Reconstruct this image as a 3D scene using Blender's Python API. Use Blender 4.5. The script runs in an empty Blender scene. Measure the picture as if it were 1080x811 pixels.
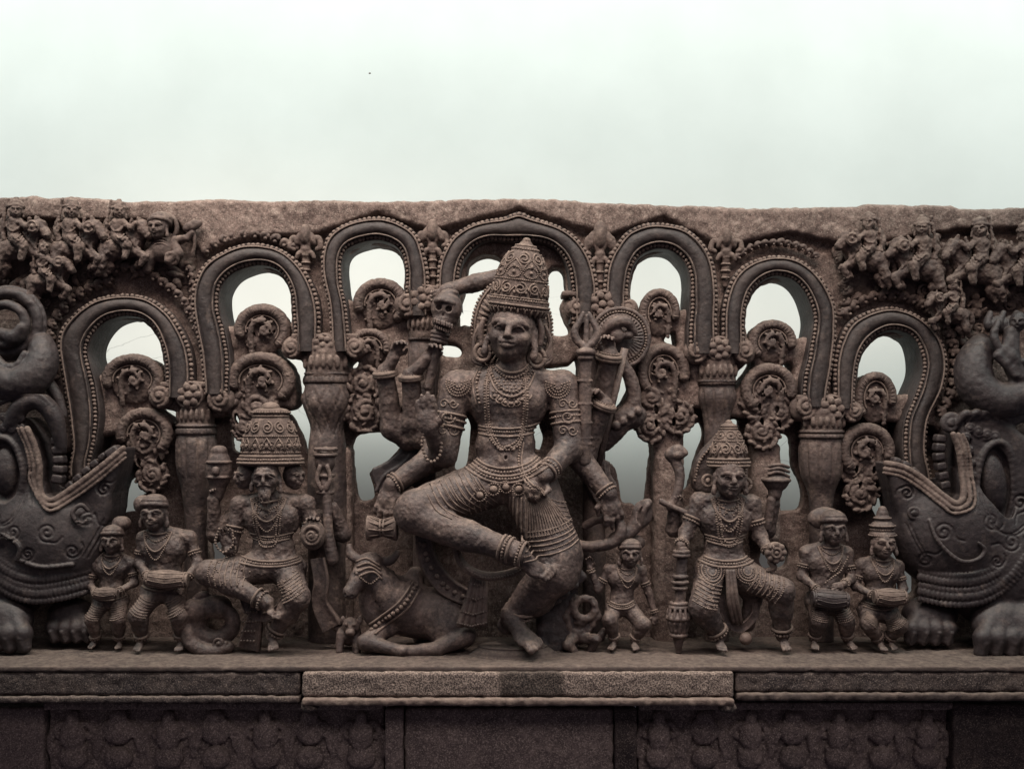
import bpy, math, random
import numpy as np
from math import pi, sin, cos, radians

K = 0.004            # metres per photograph pixel on the reference plane
D = 1150.0           # camera distance in those pixels
HY = 440.0           # height of the eye in those pixels
rng = np.random.RandomState(7)
random.seed(7)
SC = bpy.context.scene
COL = SC.collection

# ------------------------------------------------------------------ frames
class Fr:
    """Place of a thing: foot point (px,py), middle depth w0. Local pixel space -> metres."""
    def __init__(s, px, py, w0=0.0):
        s.px, s.py, s.w0 = px, py, w0
        s.s = (D - w0) / D
        s.loc = ((px - 540) * K * s.s, 0.0, (HY - py) * K * s.s)
    def loc_of(s, P):
        P = np.asarray(P, dtype=np.float64)
        q = np.empty_like(P)
        q[:, 0] = (P[:, 0] - s.px) * K * s.s
        q[:, 1] = -(s.w0 + (P[:, 2] - s.w0) * s.s) * K
        q[:, 2] = -(P[:, 1] - s.py) * K * s.s
        return q

def thing(name, label, cat, fr, group=None):
    o = bpy.data.objects.new(name, None)
    o.empty_display_size = 0.05
    COL.objects.link(o)
    o.location = fr.loc
    o['label'] = label; o['category'] = cat
    if group: o['group'] = group
    return o

def mesh_obj(name, V, F, mat, parent=None, fr=None, smooth=True):
    """V Nx3 pixel space, F list/array of tris or quads (or list of arrays)."""
    me = bpy.data.meshes.new(name)
    q = fr.loc_of(V) if fr is not None else np.asarray(V, dtype=np.float64)
    Fs = F if isinstance(F, list) else [F]
    Fs = [np.asarray(f, dtype=np.int32) for f in Fs if len(f)]
    if fr is not None:
        Fs = [f[:, ::-1] for f in Fs]
    me.vertices.add(len(q)); me.vertices.foreach_set('co', q.astype(np.float32).ravel())
    nl = sum(f.size for f in Fs); npoly = sum(len(f) for f in Fs)
    me.loops.add(nl); me.polygons.add(npoly)
    me.loops.foreach_set('vertex_index', np.concatenate([f.ravel() for f in Fs]))
    tot = np.concatenate([np.full(len(f), f.shape[1], dtype=np.int32) for f in Fs])
    st = np.concatenate([[0], np.cumsum(tot)[:-1]]).astype(np.int32)
    me.polygons.foreach_set('loop_start', st)
    me.update(calc_edges=True); me.validate()
    me.polygons.foreach_set('use_smooth', np.full(len(me.polygons), smooth, dtype=bool))
    me.materials.append(mat)
    o = bpy.data.objects.new(name, me); COL.objects.link(o)
    if parent is not None: o.parent = parent
    return o

# ------------------------------------------------------------------ curves
def spline(pts, n=8):
    """Catmull-Rom through pts (any dim), n samples per span."""
    P = np.asarray(pts, dtype=np.float64)
    if len(P) == 2:
        t = np.linspace(0, 1, n + 1)[:, None]
        return P[0] * (1 - t) + P[1] * t
    Q = np.vstack([2 * P[0] - P[1], P, 2 * P[-1] - P[-2]])
    out = []
    for i in range(1, len(Q) - 2):
        p0, p1, p2, p3 = Q[i - 1], Q[i], Q[i + 1], Q[i + 2]
        t = np.linspace(0, 1, n, endpoint=False)[:, None]
        out.append(0.5 * (2 * p1 + (p2 - p0) * t + (2 * p0 - 5 * p1 + 4 * p2 - p3) * t ** 2 + (3 * p1 - p0 - 3 * p2 + p3) * t ** 3))
    out.append(P[-1:])
    return np.vstack(out)

def resample(P, n):
    P = np.asarray(P, dtype=np.float64)
    d = np.r_[0, np.cumsum(np.linalg.norm(np.diff(P, axis=0), axis=1))]
    t = np.linspace(0, d[-1], n)
    return np.stack([np.interp(t, d, P[:, i]) for i in range(P.shape[1])], 1)

def plen(P):
    return np.linalg.norm(np.diff(np.asarray(P, float), axis=0), axis=1).sum()

def spiral(cx, cy, R, turns=1.6, a0=0.0, hand=1, rend=0.18, n=26):
    t = np.linspace(0, 1, n)
    r = R * (1 - t * (1 - rend))
    a = a0 + hand * t * turns * 2 * pi
    return np.stack([cx + r * np.cos(a), cy + r * np.sin(a)], 1)

def rotm(rx=0, ry=0, rz=0):
    """degrees; x right, y down, z to the viewer"""
    a, b, c = radians(rx), radians(ry), radians(rz)
    X = np.array([[1, 0, 0], [0, cos(a), -sin(a)], [0, sin(a), cos(a)]])
    Y = np.array([[cos(b), 0, sin(b)], [0, 1, 0], [-sin(b), 0, cos(b)]])
    Z = np.array([[cos(c), -sin(c), 0], [sin(c), cos(c), 0], [0, 0, 1]])
    return Z @ Y @ X

# ------------------------------------------------------------------ signed-distance sculpting
class Sculpt:
    def __init__(s, lo, hi, h=1.0):
        s.lo = np.array(lo, float); s.h = h
        s.n = np.maximum(np.ceil((np.array(hi, float) - s.lo) / h).astype(int) + 1, 4)
        s.ax = [(s.lo[i] + h * np.arange(s.n[i])).astype(np.float32) for i in range(3)]
        s.f = np.full(tuple(s.n), 30.0, dtype=np.float32)
    def put(s, lo, hi, fn, k=2.0, op='u'):
        pad = k + 2 * s.h
        sl = []
        for i in range(3):
            a = max(0, int(math.floor((lo[i] - pad - s.lo[i]) / s.h)))
            b = min(int(s.n[i]), int(math.ceil((hi[i] + pad - s.lo[i]) / s.h)) + 1)
            if b <= a: return s
            sl.append(slice(a, b))
        sl = tuple(sl)
        d = fn(s.ax[0][sl[0]][:, None, None], s.ax[1][sl[1]][None, :, None], s.ax[2][sl[2]][None, None, :])
        A = s.f[sl]
        if op == 'u':
            r = np.minimum(A, d)
            if k > 0:
                hh = np.maximum(k - np.abs(A - d), 0) / k
                r = r - hh * hh * (k * .25)
        else:
            d = -d
            r = np.maximum(A, d)
            if k > 0:
                hh = np.maximum(k - np.abs(A - d), 0) / k
                r = r + hh * hh * (k * .25)
        s.f[sl] = r
        return s
    def ell(s, c, r, M=None, k=2.0, op='u'):
        c = np.array(c, float); r = np.array(r, float) * np.ones(3)
        if M is None:
            e = r
        else:
            e = np.sqrt(((M * r[None, :]) ** 2).sum(1))
        def fn(X, Y, Z):
            x, y, z = X - c[0], Y - c[1], Z - c[2]
            if M is not None:
                x, y, z = (M[0, 0] * x + M[1, 0] * y + M[2, 0] * z, M[0, 1] * x + M[1, 1] * y + M[2, 1] * z, M[0, 2] * x + M[1, 2] * y + M[2, 2] * z)
            a = (x / r[0]) ** 2 + (y / r[1]) ** 2 + (z / r[2]) ** 2
            b = (x / r[0] ** 2) ** 2 + (y / r[1] ** 2) ** 2 + (z / r[2] ** 2) ** 2
            k0 = np.sqrt(a)
            return (k0 * (k0 - 1) / np.sqrt(b + 1e-12)).astype(np.float32)
        return s.put(c - e, c + e, fn, k, op)
    def cone(s, a, b, ra, rb=None, k=2.0, op='u', zs=1.0):
        """round cone; zs flattens in depth (<1 flatter)"""
        rb = ra if rb is None else rb
        a = np.array(a, float); b = np.array(b, float)
        ab = b - a; L = float(ab @ ab) + 1e-9
        m = max(ra, rb)
        lo = np.minimum(a, b) - m; hi = np.maximum(a, b) + m
        if zs != 1.0:
            abz = np.array([ab[0], ab[1], ab[2] / zs]); L2 = float(abz @ abz) + 1e-9
            def fn(X, Y, Z):
                x, y, z = X - a[0], Y - a[1], (Z - a[2]) / zs
                t = np.clip((x * abz[0] + y * abz[1] + z * abz[2]) / L2, 0, 1)
                d = np.sqrt((x - t * abz[0]) ** 2 + (y - t * abz[1]) ** 2 + (z - t * abz[2]) ** 2) - (ra + (rb - ra) * t)
                return (d * min(zs, 1.0)).astype(np.float32)
        else:
            def fn(X, Y, Z):
                x, y, z = X - a[0], Y - a[1], Z - a[2]
                t = np.clip((x * ab[0] + y * ab[1] + z * ab[2]) / L, 0, 1)
                return (np.sqrt((x - t * ab[0]) ** 2 + (y - t * ab[1]) ** 2 + (z - t * ab[2]) ** 2) - (ra + (rb - ra) * t)).astype(np.float32)
        return s.put(lo, hi, fn, k, op)
    def tube(s, pts, r, k=2.0, n=6, op='u', zs=1.0, sm=True):
        P = np.asarray(pts, float)
        rr = np.full(len(P), float(r)) if np.isscalar(r) else np.asarray(r, float)
        if len(rr) != len(P):
            rr = np.interp(np.linspace(0, 1, len(P)), np.linspace(0, 1, len(rr)), rr)
        if sm and len(P) > 2:
            Q = spline(np.c_[P, rr], n)
        else:
            Q = np.c_[P, rr]
        for i in range(len(Q) - 1):
            s.cone(Q[i, :3], Q[i + 1, :3], max(Q[i, 3], .05), max(Q[i + 1, 3], .05), k=(k if i == 0 else min(k, 1.0) if op == 's' else k), op=op, zs=zs)
        return s
    def limb(s, pts, r, k=3.0, zs=1.0):
        """straight round cones between joints"""
        P = np.asarray(pts, float); rr = np.asarray(r, float)
        for i in range(len(P) - 1):
            s.cone(P[i], P[i + 1], rr[i], rr[i + 1], k=k, zs=zs)
        return s
    def box(s, c, hf, M=None, r=1.0, k=1.0, op='u'):
        c = np.array(c, float); hf = np.array(hf, float); M_ = np.eye(3) if M is None else M
        e = (np.abs(M_) * hf[None, :]).sum(1)
        def fn(X, Y, Z):
            x, y, z = X - c[0], Y - c[1], Z - c[2]
            if M is not None:
                x, y, z = (M[0, 0] * x + M[1, 0] * y + M[2, 0] * z, M[0, 1] * x + M[1, 1] * y + M[2, 1] * z, M[0, 2] * x + M[1, 2] * y + M[2, 2] * z)
            qx, qy, qz = np.abs(x) - hf[0] + r, np.abs(y) - hf[1] + r, np.abs(z) - hf[2] + r
            return (np.sqrt(np.maximum(qx, 0) ** 2 + np.maximum(qy, 0) ** 2 + np.maximum(qz, 0) ** 2) + np.minimum(np.maximum(qx, np.maximum(qy, qz)), 0) - r).astype(np.float32)
        return s.put(c - e, c + e, fn, k, op)
    def tor(s, c, R, r, M=None, k=1.0, op='u', sx=1.0):
        """ring around local y axis (before M); sx stretches local x"""
        c = np.array(c, float); m = max(R, R * sx) + r
        def fn(X, Y, Z):
            x, y, z = X - c[0], Y - c[1], Z - c[2]
            if M is not None:
                x, y, z = (M[0, 0] * x + M[1, 0] * y + M[2, 0] * z, M[0, 1] * x + M[1, 1] * y + M[2, 1] * z, M[0, 2] * x + M[1, 2] * y + M[2, 2] * z)
            q = np.sqrt((x / sx) ** 2 + z ** 2) - R
            return (np.sqrt(q * q + y * y) - r).astype(np.float32)
        return s.put(c - m, c + m, fn, k, op)
    def band(s, a, b, t, R, r=1.6, k=.6, zs=1.0):
        """bracelet: ring round the limb a-b at fraction t"""
        a = np.array(a, float); b = np.array(b, float)
        y = (b - a) / (np.linalg.norm(b - a) + 1e-9)
        h = np.array([0, 0, 1.0]) if abs(y[2]) < .9 else np.array([1.0, 0, 0])
        x = np.cross(y, h); x /= np.linalg.norm(x); z = np.cross(x, y)
        return s.tor(a + (b - a) * t, R, r, M=np.stack([x, y, z], 1), k=k)
    def ext(s, poly, w0, w1, r=1.5, k=1.0, op='u', holes=()):
        """extruded polygon(s)"""
        P = np.asarray(poly, float)
        hs = [np.asarray(q, float) for q in holes]
        lo = np.r_[P.min(0), w0]; hi = np.r_[P.max(0), w1]
        def fn(X, Y, Z):
            x, y = X[:, 0, 0], Y[0, :, 0]
            d2 = poly_sdf([P], x, y)
            if hs: d2 = np.maximum(d2, -poly_sdf(hs, x, y))
            q1 = d2[:, :, None] + r; q2 = np.abs(Z - (w0 + w1) / 2) - (w1 - w0) / 2 + r
            return (np.sqrt(np.maximum(q1, 0) ** 2 + np.maximum(q2, 0) ** 2) + np.minimum(np.maximum(q1, q2), 0) - r).astype(np.float32)
        return s.put(lo, hi, fn, k, op)
    def noise(s, amp, cell, seed=0):
        R = np.random.RandomState(seed)
        idx = []
        for i in range(3):
            p = np.arange(s.n[i]) * s.h / cell
            i0 = np.floor(p).astype(int); t = (p - i0).astype(np.float32); idx.append((i0, t * t * (3 - 2 * t)))
        g = R.uniform(-1, 1, [int(i0[-1]) + 2 for i0, t in idx]).astype(np.float32)
        for i in (2, 1, 0):
            i0, t = idx[i]; sh = [1, 1, 1]; sh[i] = -1; t = t.reshape(sh)
            lo = np.take(g, i0, axis=i); hi = np.take(g, i0 + 1, axis=i)
            hi -= lo; hi *= t; hi += lo; g = hi
        s.f += amp * g
        return s
    def surf(s, u, v, wmax=None, default=0.0):
        """front depth of the surface at (u,v)"""
        i = int(round((u - s.lo[0]) / s.h)); j = int(round((v - s.lo[1]) / s.h))
        if i < 0 or j < 0 or i >= s.n[0] or j >= s.n[1]: return default
        c = s.f[i, j]
        q = np.nonzero(c < 0)[0]
        if wmax is not None: q = q[s.ax[2][q] <= wmax]
        if len(q) == 0: return default
        m = q[-1]
        if m + 1 < len(c) and c[m + 1] > 0:
            return float(s.ax[2][m] + s.h * c[m] / (c[m] - c[m + 1]))
        return float(s.ax[2][m])
    def drape(s, path, off=0.0, n=8, step=None, default=None):
        """2-D path laid on the surface -> 3-D polyline"""
        P = spline(path, n) if len(path) > 2 or n else np.asarray(path, float)
        m = max(3, int(plen(P) / (step or 2.0)))
        P = resample(P, m)
        w = np.array([s.surf(x, y, default=np.nan) for x, y in P])
        if np.all(np.isnan(w)): w[:] = 0 if default is None else default
        ok = ~np.isnan(w)
        if default is not None: w[~ok] = default
        elif not ok.all():
            # keep the longest stretch that really lies on the stone
            best, cur = (0, 0), None
            for i_, o_ in enumerate(np.r_[ok, False]):
                if o_ and cur is None: cur = i_
                if not o_ and cur is not None:
                    if i_ - cur > best[1] - best[0]: best = (cur, i_)
                    cur = None
            if best[1] - best[0] >= 3: P, w, ok = P[best[0]:best[1]], w[best[0]:best[1]], ok[best[0]:best[1]]
        if default is None and not ok.all(): w[~ok] = np.interp(np.nonzero(~ok)[0], np.nonzero(ok)[0], w[ok])
        if len(w) > 4:
            w2 = np.convolve(np.r_[w[0], w, w[-1]], [.25, .5, .25], 'valid'); w = np.maximum(w, w2)
        return np.c_[P, w + off]
    def mesh(s):
        f = s.f
        f[0], f[-1], f[:, 0], f[:, -1], f[:, :, 0], f[:, :, -1] = 9, 9, 9, 9, 9, 9
        neg = f < 0
        c = neg.astype(np.int8)
        c = c[1:] + c[:-1]; c = c[:, 1:] + c[:, :-1]; c = c[:, :, 1:] + c[:, :, :-1]
        I = np.argwhere((c > 0) & (c < 8))
        if len(I) == 0: return np.zeros((0, 3)), np.zeros((0, 4), int)
        idm = np.full(c.shape, -1, np.int32); idm[I[:, 0], I[:, 1], I[:, 2]] = np.arange(len(I))
        corners = [(a, b, d) for a in (0, 1) for b in (0, 1) for d in (0, 1)]
        val = np.stack([f[I[:, 0] + a, I[:, 1] + b, I[:, 2] + d] for a, b, d in corners], 1)
        acc = np.zeros((len(I), 3)); cnt = np.zeros(len(I))
        for p in range(8):
            for ax_ in range(3):
                if corners[p][ax_] == 0:
                    q = p + (4, 2, 1)[ax_]
                    va, vb = val[:, p], val[:, q]
                    m = (va < 0) != (vb < 0)
                    t = np.where(m, va / (va - vb + (~m)), 0)
                    pt = np.array(corners[p], float)[None, :].repeat(len(I), 0); pt[:, ax_] += t
                    acc += pt * m[:, None]; cnt += m
        V = (I + acc / cnt[:, None]) * s.h + s.lo
        Q = []
        for ax_ in range(3):
            sl0 = [slice(1, -1)] * 3; sl1 = [slice(1, -1)] * 3
            sl0[ax_] = slice(0, -1); sl1[ax_] = slice(1, None)
            a, b = neg[tuple(sl0)], neg[tuple(sl1)]
            E = np.argwhere(a != b)
            if len(E) == 0: continue
            flip = a[E[:, 0], E[:, 1], E[:, 2]]
            off = np.ones(3, int); off[ax_] = 0
            E = E + off
            u, v = (ax_ + 1) % 3, (ax_ + 2) % 3
            def cell(du, dv):
                X = E.copy(); X[:, u] -= du; X[:, v] -= dv
                return idm[X[:, 0], X[:, 1], X[:, 2]]
            q = np.stack([cell(1, 1), cell(0, 1), cell(0, 0), cell(1, 0)], 1)
            q[~flip] = q[~flip][:, ::-1]
            Q.append(q)
        Q = np.concatenate(Q)
        Q = Q[(Q >= 0).all(1)]
        return V, Q
    def obj(s, name, mat, parent, fr, cut=None):
        V, Q = s.mesh()
        s.f = s.f  # kept for draping
        return mesh_obj(name, V, Q, mat, parent, fr)

def poly_sdf(polys, x, y):
    X, Y = np.meshgrid(x, y, indexing='ij')
    d = np.full(X.shape, 1e9); inside = np.zeros(X.shape, bool)
    for P in polys:
        n = len(P)
        for i in range(n):
            a, b = P[i], P[(i + 1) % n]
            ab = b - a; L = ab @ ab + 1e-9
            t = np.clip(((X - a[0]) * ab[0] + (Y - a[1]) * ab[1]) / L, 0, 1)
            d = np.minimum(d, (X - a[0] - t * ab[0]) ** 2 + (Y - a[1] - t * ab[1]) ** 2)
            if a[1] != b[1]:
                c = ((a[1] > Y) != (b[1] > Y)) & (X < (b[0] - a[0]) * (Y - a[1]) / (b[1] - a[1]) + a[0])
                inside ^= c
    d = np.sqrt(d)
    return np.where(inside, -d, d).astype(np.float32)

def smooth_poly(P, n=5):
    P = np.asarray(P, float)
    Q = np.vstack([P[-1:], P, P[:2]])
    out = []
    for i in range(1, len(Q) - 2):
        p0, p1, p2, p3 = Q[i - 1], Q[i], Q[i + 1], Q[i + 2]
        t = np.linspace(0, 1, n, endpoint=False)[:, None]
        out.append(0.5 * (2 * p1 + (p2 - p0) * t + (2 * p0 - 5 * p1 + 4 * p2 - p3) * t ** 2 + (3 * p1 - p0 - 3 * p2 + p3) * t ** 3))
    return np.vstack(out)

# ------------------------------------------------------------------ light mesh builder (beads, cords, sweeps)
def _ico():
    t = (1 + 5 ** .5) / 2
    v = [(-1, t, 0), (1, t, 0), (-1, -t, 0), (1, -t, 0), (0, -1, t), (0, 1, t), (0, -1, -t), (0, 1, -t), (t, 0, -1), (t, 0, 1), (-t, 0, -1), (-t, 0, 1)]
    f = [(0, 11, 5), (0, 5, 1), (0, 1, 7), (0, 7, 10), (0, 10, 11), (1, 5, 9), (5, 11, 4), (11, 10, 2), (10, 7, 6), (7, 1, 8), (3, 9, 4), (3, 4, 2), (3, 2, 6), (3, 6, 8), (3, 8, 9), (4, 9, 5), (2, 4, 11), (6, 2, 10), (8, 6, 7), (9, 8, 1)]
    v = [np.array(p) / np.linalg.norm(p) for p in v]
    cache = {}; nf = []
    def mid(a, b):
        k = (min(a, b), max(a, b))
        if k not in cache:
            m = (v[a] + v[b]) / 2; v.append(m / np.linalg.norm(m)); cache[k] = len(v) - 1
        return cache[k]
    for a, b, c in f:
        ab, bc, ca = mid(a, b), mid(b, c), mid(c, a)
        nf += [(a, ab, ca), (b, bc, ab), (c, ca, bc), (ab, bc, ca)]
    return np.array(v), np.array(nf)
ICO_V, ICO_F = _ico()

class MB:
    def __init__(s): s.V = []; s.T = []; s.Q = []; s.n = 0
    def add(s, V, T=None, Q=None):
        s.V.append(np.asarray(V, float))
        if T is not None and len(T): s.T.append(np.asarray(T) + s.n)
        if Q is not None and len(Q): s.Q.append(np.asarray(Q) + s.n)
        s.n += len(V)
    def bead(s, c, r, M=None):
        V = ICO_V * (np.array(r, float) * np.ones(3))
        if M is not None: V = V @ M.T
        s.add(V + np.asarray(c, float), ICO_F)
    def string(s, P, r, gap=2.1, jit=.12, miss=0):
        P = np.asarray(P, float)
        m = max(2, int(plen(P) / (r * gap)))
        for p in resample(P, m):
            if miss and rng.rand() < miss: continue
            s.bead(p + rng.uniform(-1, 1, 3) * r * jit, r * rng.uniform(.82, 1.1, 3))
        return s
    def tube(s, P, r, n=8):
        P = np.asarray(P, float); m = len(P)
        rr = np.full(m, float(r)) if np.isscalar(r) else np.interp(np.linspace(0, 1, m), np.linspace(0, 1, len(r)), r)
        T = np.gradient(P, axis=0); T /= (np.linalg.norm(T, axis=1)[:, None] + 1e-9)
        ref = np.array([0, 0, 1.0])
        V = []
        for i in range(m):
            a = np.cross(T[i], ref)
            if np.linalg.norm(a) < .05: a = np.cross(T[i], [0, 1.0, 0])
            a /= np.linalg.norm(a); b = np.cross(T[i], a)
            th = np.arange(n) * 2 * pi / n
            V.append(P[i] + rr[i] * (np.cos(th)[:, None] * a + np.sin(th)[:, None] * b))
        V.append(P[:1]); V.append(P[-1:])
        V = np.vstack(V)
        i, j = np.meshgrid(np.arange(m - 1), np.arange(n), indexing='ij')
        i, j = i.ravel(), j.ravel(); jn = (j + 1) % n
        Q = np.stack([i * n + j, i * n + jn, (i + 1) * n + jn, (i + 1) * n + j], 1)
        j = np.arange(n); jn = (j + 1) % n
        T_ = np.vstack([np.stack([np.full(n, m * n), jn, j], 1), np.stack([np.full(n, m * n + 1), (m - 1) * n + j, (m - 1) * n + jn], 1)])
        s.add(V, T_, Q)
        return s
    def grid(s, G, close_u=False, close_v=False):
        """G a x b x 3"""
        a, b = G.shape[:2]
        i, j = np.meshgrid(np.arange(a if close_u else a - 1), np.arange(b if close_v else b - 1), indexing='ij')
        i, j = i.ravel(), j.ravel(); i2 = (i + 1) % a; j2 = (j + 1) % b
        s.add(G.reshape(-1, 3), None, np.stack([i * b + j, i * b + j2, i2 * b + j2, i2 * b + j], 1))
        return s
    def obj(s, name, mat, parent, fr, smooth=True):
        if not s.V: return None
        F = []
        if s.T: F.append(np.vstack(s.T))
        if s.Q: F.append(np.vstack(s.Q))
        return mesh_obj(name, np.vstack(s.V), F, mat, parent, fr, smooth)

# ------------------------------------------------------------------ materials
def stone(name, a, b, dust=None, rough=.62, grain=.55, fine=60.0, speck=None, speck_amt=.0, streak=0.0, patch=6.0, spec=.35, dustamt=.5, bump=.55, wear=.45, lie=.3):
    tone = lambda c: None if c is None else (c[0] * 1.03, c[1] * .97, c[2] * .985)
    a, b, dust, speck = tone(a), tone(b), tone(dust), tone(speck)
    m = bpy.data.materials.new(name); m.use_nodes = True
    N = m.node_tree.nodes; L = m.node_tree.links
    bs = N['Principled BSDF']
    tc = N.new('ShaderNodeTexCoord'); geo = N.new('ShaderNodeNewGeometry')
    def nz(scale, detail=6, rough_=.6, src=None):
        n = N.new('ShaderNodeTexNoise'); n.inputs['Scale'].default_value = scale; n.inputs['Detail'].default_value = detail; n.inputs['Roughness'].default_value = rough_
        L.new(src or geo.outputs['Position'], n.inputs['Vector']); return n
    def ramp(src, p0, p1, c0=(0, 0, 0, 1), c1=(1, 1, 1, 1)):
        r = N.new('ShaderNodeValToRGB'); r.color_ramp.elements[0].position = p0; r.color_ramp.elements[1].position = p1
        r.color_ramp.elements[0].color = c0; r.color_ramp.elements[1].color = c1
        L.new(src, r.inputs['Fac']); return r
    def mix(fac, A, B, mode='MIX'):
        x = N.new('ShaderNodeMix'); x.data_type = 'RGBA'; x.blend_type = mode
        if hasattr(fac, 'is_linked'): L.new(fac, x.inputs['Factor'])
        else: x.inputs['Factor'].default_value = fac
        for v, nme in ((A, 'A'), (B, 'B')):
            sck = [i for i in x.inputs if i.name == nme and i.type == 'RGBA'][0]
            if hasattr(v, 'is_linked'): L.new(v, sck)
            else: sck.default_value = (*v, 1)
        return [o for o in x.outputs if o.type == 'RGBA'][0]
    big = nz(patch, 8, .65); base = mix(ramp(big.outputs['Fac'], .36, .66).outputs['Color'], a, b)
    if dust is not None:
        dn = nz(patch * 3.1, 10, .7)
        f = ramp(dn.outputs['Fac'], .62 - .2 * dustamt, .78 - .12 * dustamt)
        base = mix(f.outputs['Color'], base, dust)
    fn = nz(fine, 5, .75)
    g = ramp(fn.outputs['Fac'], .28, .74, (1 - grain, 1 - grain, 1 - grain, 1), (1 + grain * .55,) * 3 + (1,))
    col = mix(1.0, base, g.outputs['Color'], 'MULTIPLY')
    if speck is not None:
        sn = nz(fine * 2.2, 3, .8)
        f = ramp(sn.outputs['Fac'], .60 - speck_amt * .14, .68 - speck_amt * .10)
        col = mix(f.outputs['Color'], col, speck)
    if streak > 0:
        mp = N.new('ShaderNodeMapping'); mp.inputs['Scale'].default_value = (9, 9, .8)
        L.new(geo.outputs['Position'], mp.inputs['Vector'])
        st = nz(2.2, 6, .7, mp.outputs['Vector'])
        f = ramp(st.outputs['Fac'], .45, .75, (1, 1, 1, 1), (1 - streak,) * 3 + (1,))
        col = mix(1.0, col, f.outputs['Color'], 'MULTIPLY')
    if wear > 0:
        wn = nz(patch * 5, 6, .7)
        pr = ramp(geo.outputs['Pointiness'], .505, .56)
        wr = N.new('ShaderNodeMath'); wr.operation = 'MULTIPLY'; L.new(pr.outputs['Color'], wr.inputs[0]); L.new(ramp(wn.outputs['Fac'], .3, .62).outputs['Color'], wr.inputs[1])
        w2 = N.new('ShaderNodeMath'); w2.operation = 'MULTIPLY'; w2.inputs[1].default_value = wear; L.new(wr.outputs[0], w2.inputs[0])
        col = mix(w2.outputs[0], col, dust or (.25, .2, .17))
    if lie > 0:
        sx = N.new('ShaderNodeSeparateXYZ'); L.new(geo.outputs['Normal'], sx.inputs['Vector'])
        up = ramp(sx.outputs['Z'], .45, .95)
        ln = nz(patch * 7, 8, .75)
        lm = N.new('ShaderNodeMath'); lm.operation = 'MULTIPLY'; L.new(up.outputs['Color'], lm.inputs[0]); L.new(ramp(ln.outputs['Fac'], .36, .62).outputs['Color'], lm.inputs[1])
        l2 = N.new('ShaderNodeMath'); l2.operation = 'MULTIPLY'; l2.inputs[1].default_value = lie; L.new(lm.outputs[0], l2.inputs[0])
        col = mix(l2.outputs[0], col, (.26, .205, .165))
    L.new(col, bs.inputs['Base Color'])
    rn = ramp(big.outputs['Fac'], .3, .7, (rough - .1,) * 3 + (1,), (rough + .12,) * 3 + (1,))
    L.new(rn.outputs['Color'], bs.inputs['Roughness'])
    bs.inputs['Specular IOR Level'].default_value = spec
    b1 = N.new('ShaderNodeBump'); b1.inputs['Strength'].default_value = bump; b1.inputs['Distance'].default_value = .006
    L.new(nz(fine * .75, 8, .7).outputs['Fac'], b1.inputs['Height'])
    b2 = N.new('ShaderNodeBump'); b2.inputs['Strength'].default_value = bump * .6; b2.inputs['Distance'].default_value = .008
    L.new(nz(fine * .2, 6, .65).outputs['Fac'], b2.inputs['Height']); L.new(b1.outputs['Normal'], b2.inputs['Normal'])
    L.new(b2.outputs['Normal'], bs.inputs['Normal'])
    return m

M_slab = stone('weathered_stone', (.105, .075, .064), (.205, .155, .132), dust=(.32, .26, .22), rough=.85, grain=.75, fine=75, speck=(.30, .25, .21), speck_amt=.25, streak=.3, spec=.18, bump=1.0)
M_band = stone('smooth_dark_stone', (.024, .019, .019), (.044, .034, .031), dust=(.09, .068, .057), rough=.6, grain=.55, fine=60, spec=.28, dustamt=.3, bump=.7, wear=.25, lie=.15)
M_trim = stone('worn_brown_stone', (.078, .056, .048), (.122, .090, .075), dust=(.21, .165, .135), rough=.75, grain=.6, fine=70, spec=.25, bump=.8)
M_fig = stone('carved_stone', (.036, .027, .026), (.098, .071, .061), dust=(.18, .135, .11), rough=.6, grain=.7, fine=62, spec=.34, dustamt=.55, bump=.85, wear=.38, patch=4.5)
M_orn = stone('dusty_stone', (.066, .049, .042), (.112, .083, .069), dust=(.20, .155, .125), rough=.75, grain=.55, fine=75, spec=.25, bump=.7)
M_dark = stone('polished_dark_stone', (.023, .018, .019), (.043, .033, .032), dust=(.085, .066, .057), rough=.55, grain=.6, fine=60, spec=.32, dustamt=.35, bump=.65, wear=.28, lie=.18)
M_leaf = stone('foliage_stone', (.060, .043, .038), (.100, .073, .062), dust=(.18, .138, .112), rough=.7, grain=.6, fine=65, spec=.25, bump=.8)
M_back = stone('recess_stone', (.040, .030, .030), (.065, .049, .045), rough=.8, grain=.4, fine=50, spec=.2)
# ================================================================== setting: wall, slab, ledge, lower course
F0 = Fr(540, 690, 0)
LT = 236.0                                   # ledge top below the eye
def VL(w): return HY + LT * D / (D - w)      # where the ledge top shows at depth w

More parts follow.
